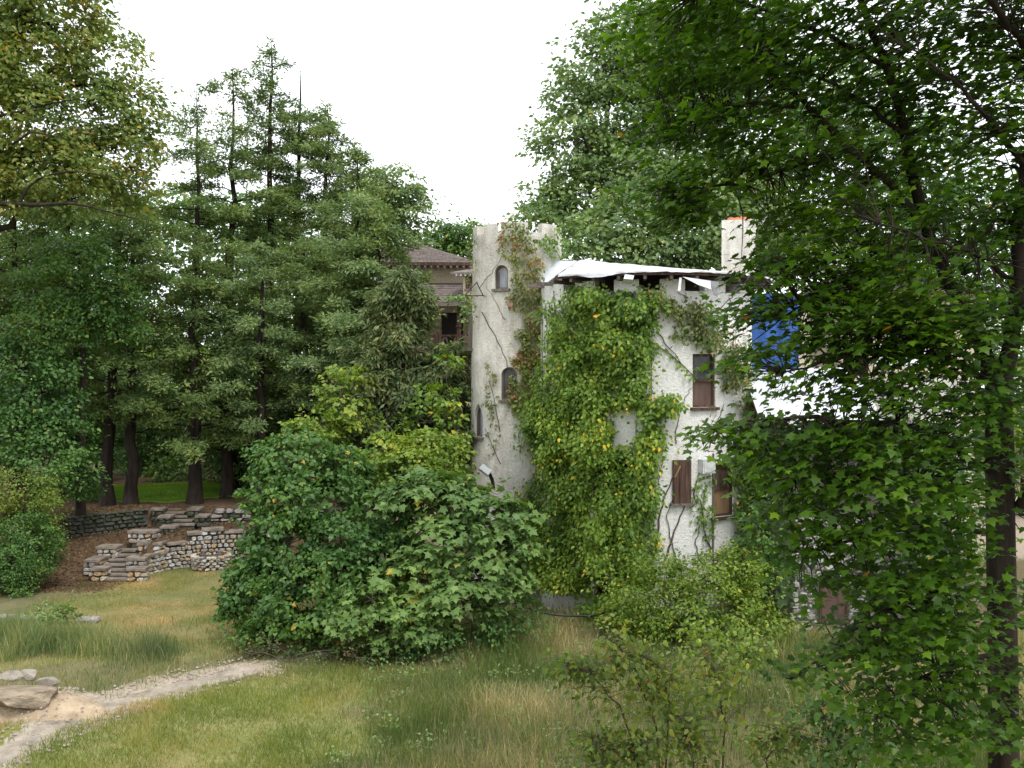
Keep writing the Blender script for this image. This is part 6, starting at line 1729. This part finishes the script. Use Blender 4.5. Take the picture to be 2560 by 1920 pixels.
gb = Bag()
x, y = scatter(210000, -14, 13, 12.5, 27.5, lambda x, y: (1 - 0.93 * shortlawn(x, y)) * (0.35 + 0.9 * vnoise(x * 0.9, y * 0.9, 2)) * ~inside_house(x, y) * (1 - 0.8 * golden(x, y)) * (1 - 0.5 * sstep(-6, -8, x)))
tn = np.clip(vnoise(x * 0.55, y * 0.55, 3) * 0.9 - 0.05 + rng.normal(0, 0.22, len(x)), 0, 1)
h = (0.16 + 0.42 * vnoise(x * 0.7 + 5, y * 0.7, 6)) * rng.uniform(0.5, 1.35, len(x)) * (0.45 + 0.55 * sstep(-5, 0, x))
blades(gb, x, y, h, rng.uniform(0.0035, 0.008, len(x)), 0.6, tn)
tag(gb.build('meadow_grass', M['grass']), 'unmown meadow grass, green mixed with dry straw, in front of the house', kind='stuff')
gb = Bag()
x, y = scatter(260000, -14, 1, 13, 37, lambda x, y: np.clip(shortlawn(x, y) + golden(x, y) * 0.8, 0, 1))
gd = golden(x, y)
tn = np.clip(0.36 + 0.24 * gd + (vnoise(x * 0.5, y * 0.5, 1) - 0.5) * 0.8 + (vnoise(x * 1.7, y * 1.7, 5) - 0.5) * 0.6 + rng.normal(0, 0.15, len(x)), 0, 1)
h = np.where(gd > 0.4, 0.05, 0.11) * rng.uniform(0.6, 1.6, len(x)) * (0.5 + 1.2 * vnoise(x * 1.2, y * 1.2, 6))
blades(gb, x, y, h, rng.uniform(0.005, 0.009, len(x)), 0.7, tn, False)
tag(gb.build('lawn_grass', M['lawn']), 'short lawn grass, yellow-green near the track and golden by the stone wall', kind='stuff')
gb = Bag()


def reeds(x, y):
    a = np.exp(-(((x + 10.9) / 1.9) ** 2 + ((y - 23.9) / 0.9) ** 2) * 1.2) + np.exp(-(((x + 12.6) / 1.5) ** 2 + ((y - 25.2) / 1.3) ** 2)) + 0.8 * np.exp(-(((x + 8.6) / 0.6) ** 2 + ((y - 23.9) / 0.5) ** 2))
    return np.clip(a * sstep(0.38, 0.75, vnoise(x * 1.1, y * 1.1, 4)), 0, 1)


x, y = scatter(100000, -16, -7, 21.5, 30, reeds)
blades(gb, x, y, 0.62 * rng.uniform(0.35, 1.25, len(x)) * (0.55 + 0.6 * reeds(x, y)), rng.uniform(0.003, 0.006, len(x)), 0.5, np.clip(rng.random(len(x)) ** 1.5 + 0.3 * (vnoise(x, y, 2) - 0.5), 0, 1))
tag(gb.build('tall_grass', M['reed']), 'tall blue-green grass clumps on the left beside the dirt track', kind='stuff')
# broad-leaved weeds along the house wall and in the meadow
wb = Bag()
x, y = scatter(4200, -5, 12, 14, 27.5, lambda x, y: (1 - 0.9 * shortlawn(x, y)) * np.clip(0.10 + 0.9 * sstep(23.6, 25.2, y) * ~inside_house(x, y) + 0.35 * (vnoise(x * 0.8, y * 0.8, 5) > 0.62), 0, 1) * ~inside_house(x, y))
pts = np.stack([x, y, hgt(x, y) + rng.uniform(0.05, 0.32, len(x))], -1)
spray(wb, pts, rng.normal(0, 1, pts.shape), 0.18, 12, 0.075, T_OVAL, 0, 0.5, 0.2, 0.9, 0.5, np.clip(rng.normal(0.55, 0.25, len(x)), 0, 1))
tag(wb.build('ground_cover', M['far']), 'low leafy weeds and brambles at the foot of the house and in the meadow', kind='stuff')
# fallen leaves on the slope and terrace
fb = Bag()
n = 26000; x = rng.uniform(-17, -5, n); y = rng.uniform(29.5, 38, n)
ok = rng.random(n) < litter(x, y); x, y = x[ok], y[ok]
pts = np.stack([x, y, hgt(x, y) + 0.015], -1)
fb.polys(leaf_verts(T_OVAL, pts, nrm(UP + rng.normal(0, 0.35, pts.shape)), rng.normal(0, 1, pts.shape), rng.uniform(0.05, 0.10, len(x))), rng.random(len(x)))
M['fallen'] = leaf_mat('fallen_leaf', [(0, (0.07, 0.045, 0.028)), (0.5, (0.13, 0.085, 0.052)), (0.85, (0.22, 0.14, 0.075)), (1, (0.30, 0.22, 0.10))], 0.1, 0.7, 0.15)
tag(fb.build('fallen_leaves', M['fallen']), 'brown fallen leaves covering the slope and terrace by the steps', kind='stuff')
# gravel and clods along the track and the mound
pbg = Bag()
n = 5200; x = rng.uniform(-11, 0, n); y = rng.uniform(14, 25, n)
dd = pdist(x, y); ok = (dd < 0.95) & (rng.random(n) < 0.9) | (np.hypot((x + 9.5) / 1.4, y - 19.9) < 1.2) & (rng.random(n) < 0.7)
x, y = x[ok], y[ok]; s = rng.uniform(0.012, 0.045, len(x))
base = np.array([(1, 0, 0), (0, 1, 0), (-1, 0, 0), (0, -1, 0), (0, 0, 0.9)])
off_ = np.where(np.hypot((x + 9.75) / 1.9, (y - 20.1) / 1.15) < 1, 0.42 * (1 - np.clip(np.hypot((x + 9.75) / 1.9, (y - 20.1) / 1.15), 0, 1)) ** 0.8, 0.03)
ctrs = np.stack([x, y, hgt(x, y) + off_], -1)
rot = rng.uniform(0, 6.28, len(x))
cs, sn = np.cos(rot), np.sin(rot)
for f in ((0, 1, 4), (1, 2, 4), (2, 3, 4), (3, 0, 4)):
    tri = base[list(f)]
    X_ = tri[None, :, 0] * cs[:, None] - tri[None, :, 1] * sn[:, None]; Y_ = tri[None, :, 0] * sn[:, None] + tri[None, :, 1] * cs[:, None]
    V = np.stack([X_, Y_, np.broadcast_to(tri[None, :, 2], X_.shape)], -1) * s[:, None, None] + ctrs[:, None]
    pbg.polys(V)
tag(pbg.build('gravel', M['pale_rock']), 'loose stones and clods along the dirt track', kind='stuff')
# black drain pipe lying at the foot of the wall
pp = Bag(); pp.tube([P(1318, 1520, 25.4), P(1350, 1532, 25.2), P(1400, 1540, 25.2), P(1470, 1542, 25.4), P(1540, 1527, 25.5)], 0.03, 6, cap=True)
tag(pp.build('pipe', M['black']), 'thin black pipe lying in the weeds below the vine curtain', 'pipe')

print('TRIANGLES', TRI)

gb = Bag()
x = rng.uniform(-19.5, -11, 30000); y = rng.uniform(39.7, 45, 30000)
b_ = np.stack([x, y, hgt(x, y) + 0.07], -1); a = rng.uniform(0, 6.28, len(x)); sd = np.stack([np.cos(a), np.sin(a), 0 * a], -1) * 0.012
gb.polys(np.stack([b_ - sd, b_ + sd, b_ + UP * rng.uniform(0.03, 0.09, len(x))[:, None] + rng.normal(0, 0.03, b_.shape) * [1, 1, 0]], 1), rng.uniform(0, 0.6, len(x)))
M['bright'] = leaf_mat('bright_grass', [(0, (0.13, 0.25, 0.03)), (1, (0.24, 0.36, 0.06))], 0.3, 0.6, 0.1)
tag(gb.build('far_lawn_grass', M['bright']), 'fine blades of the bright lawn between the conifer trunks', kind='stuff')
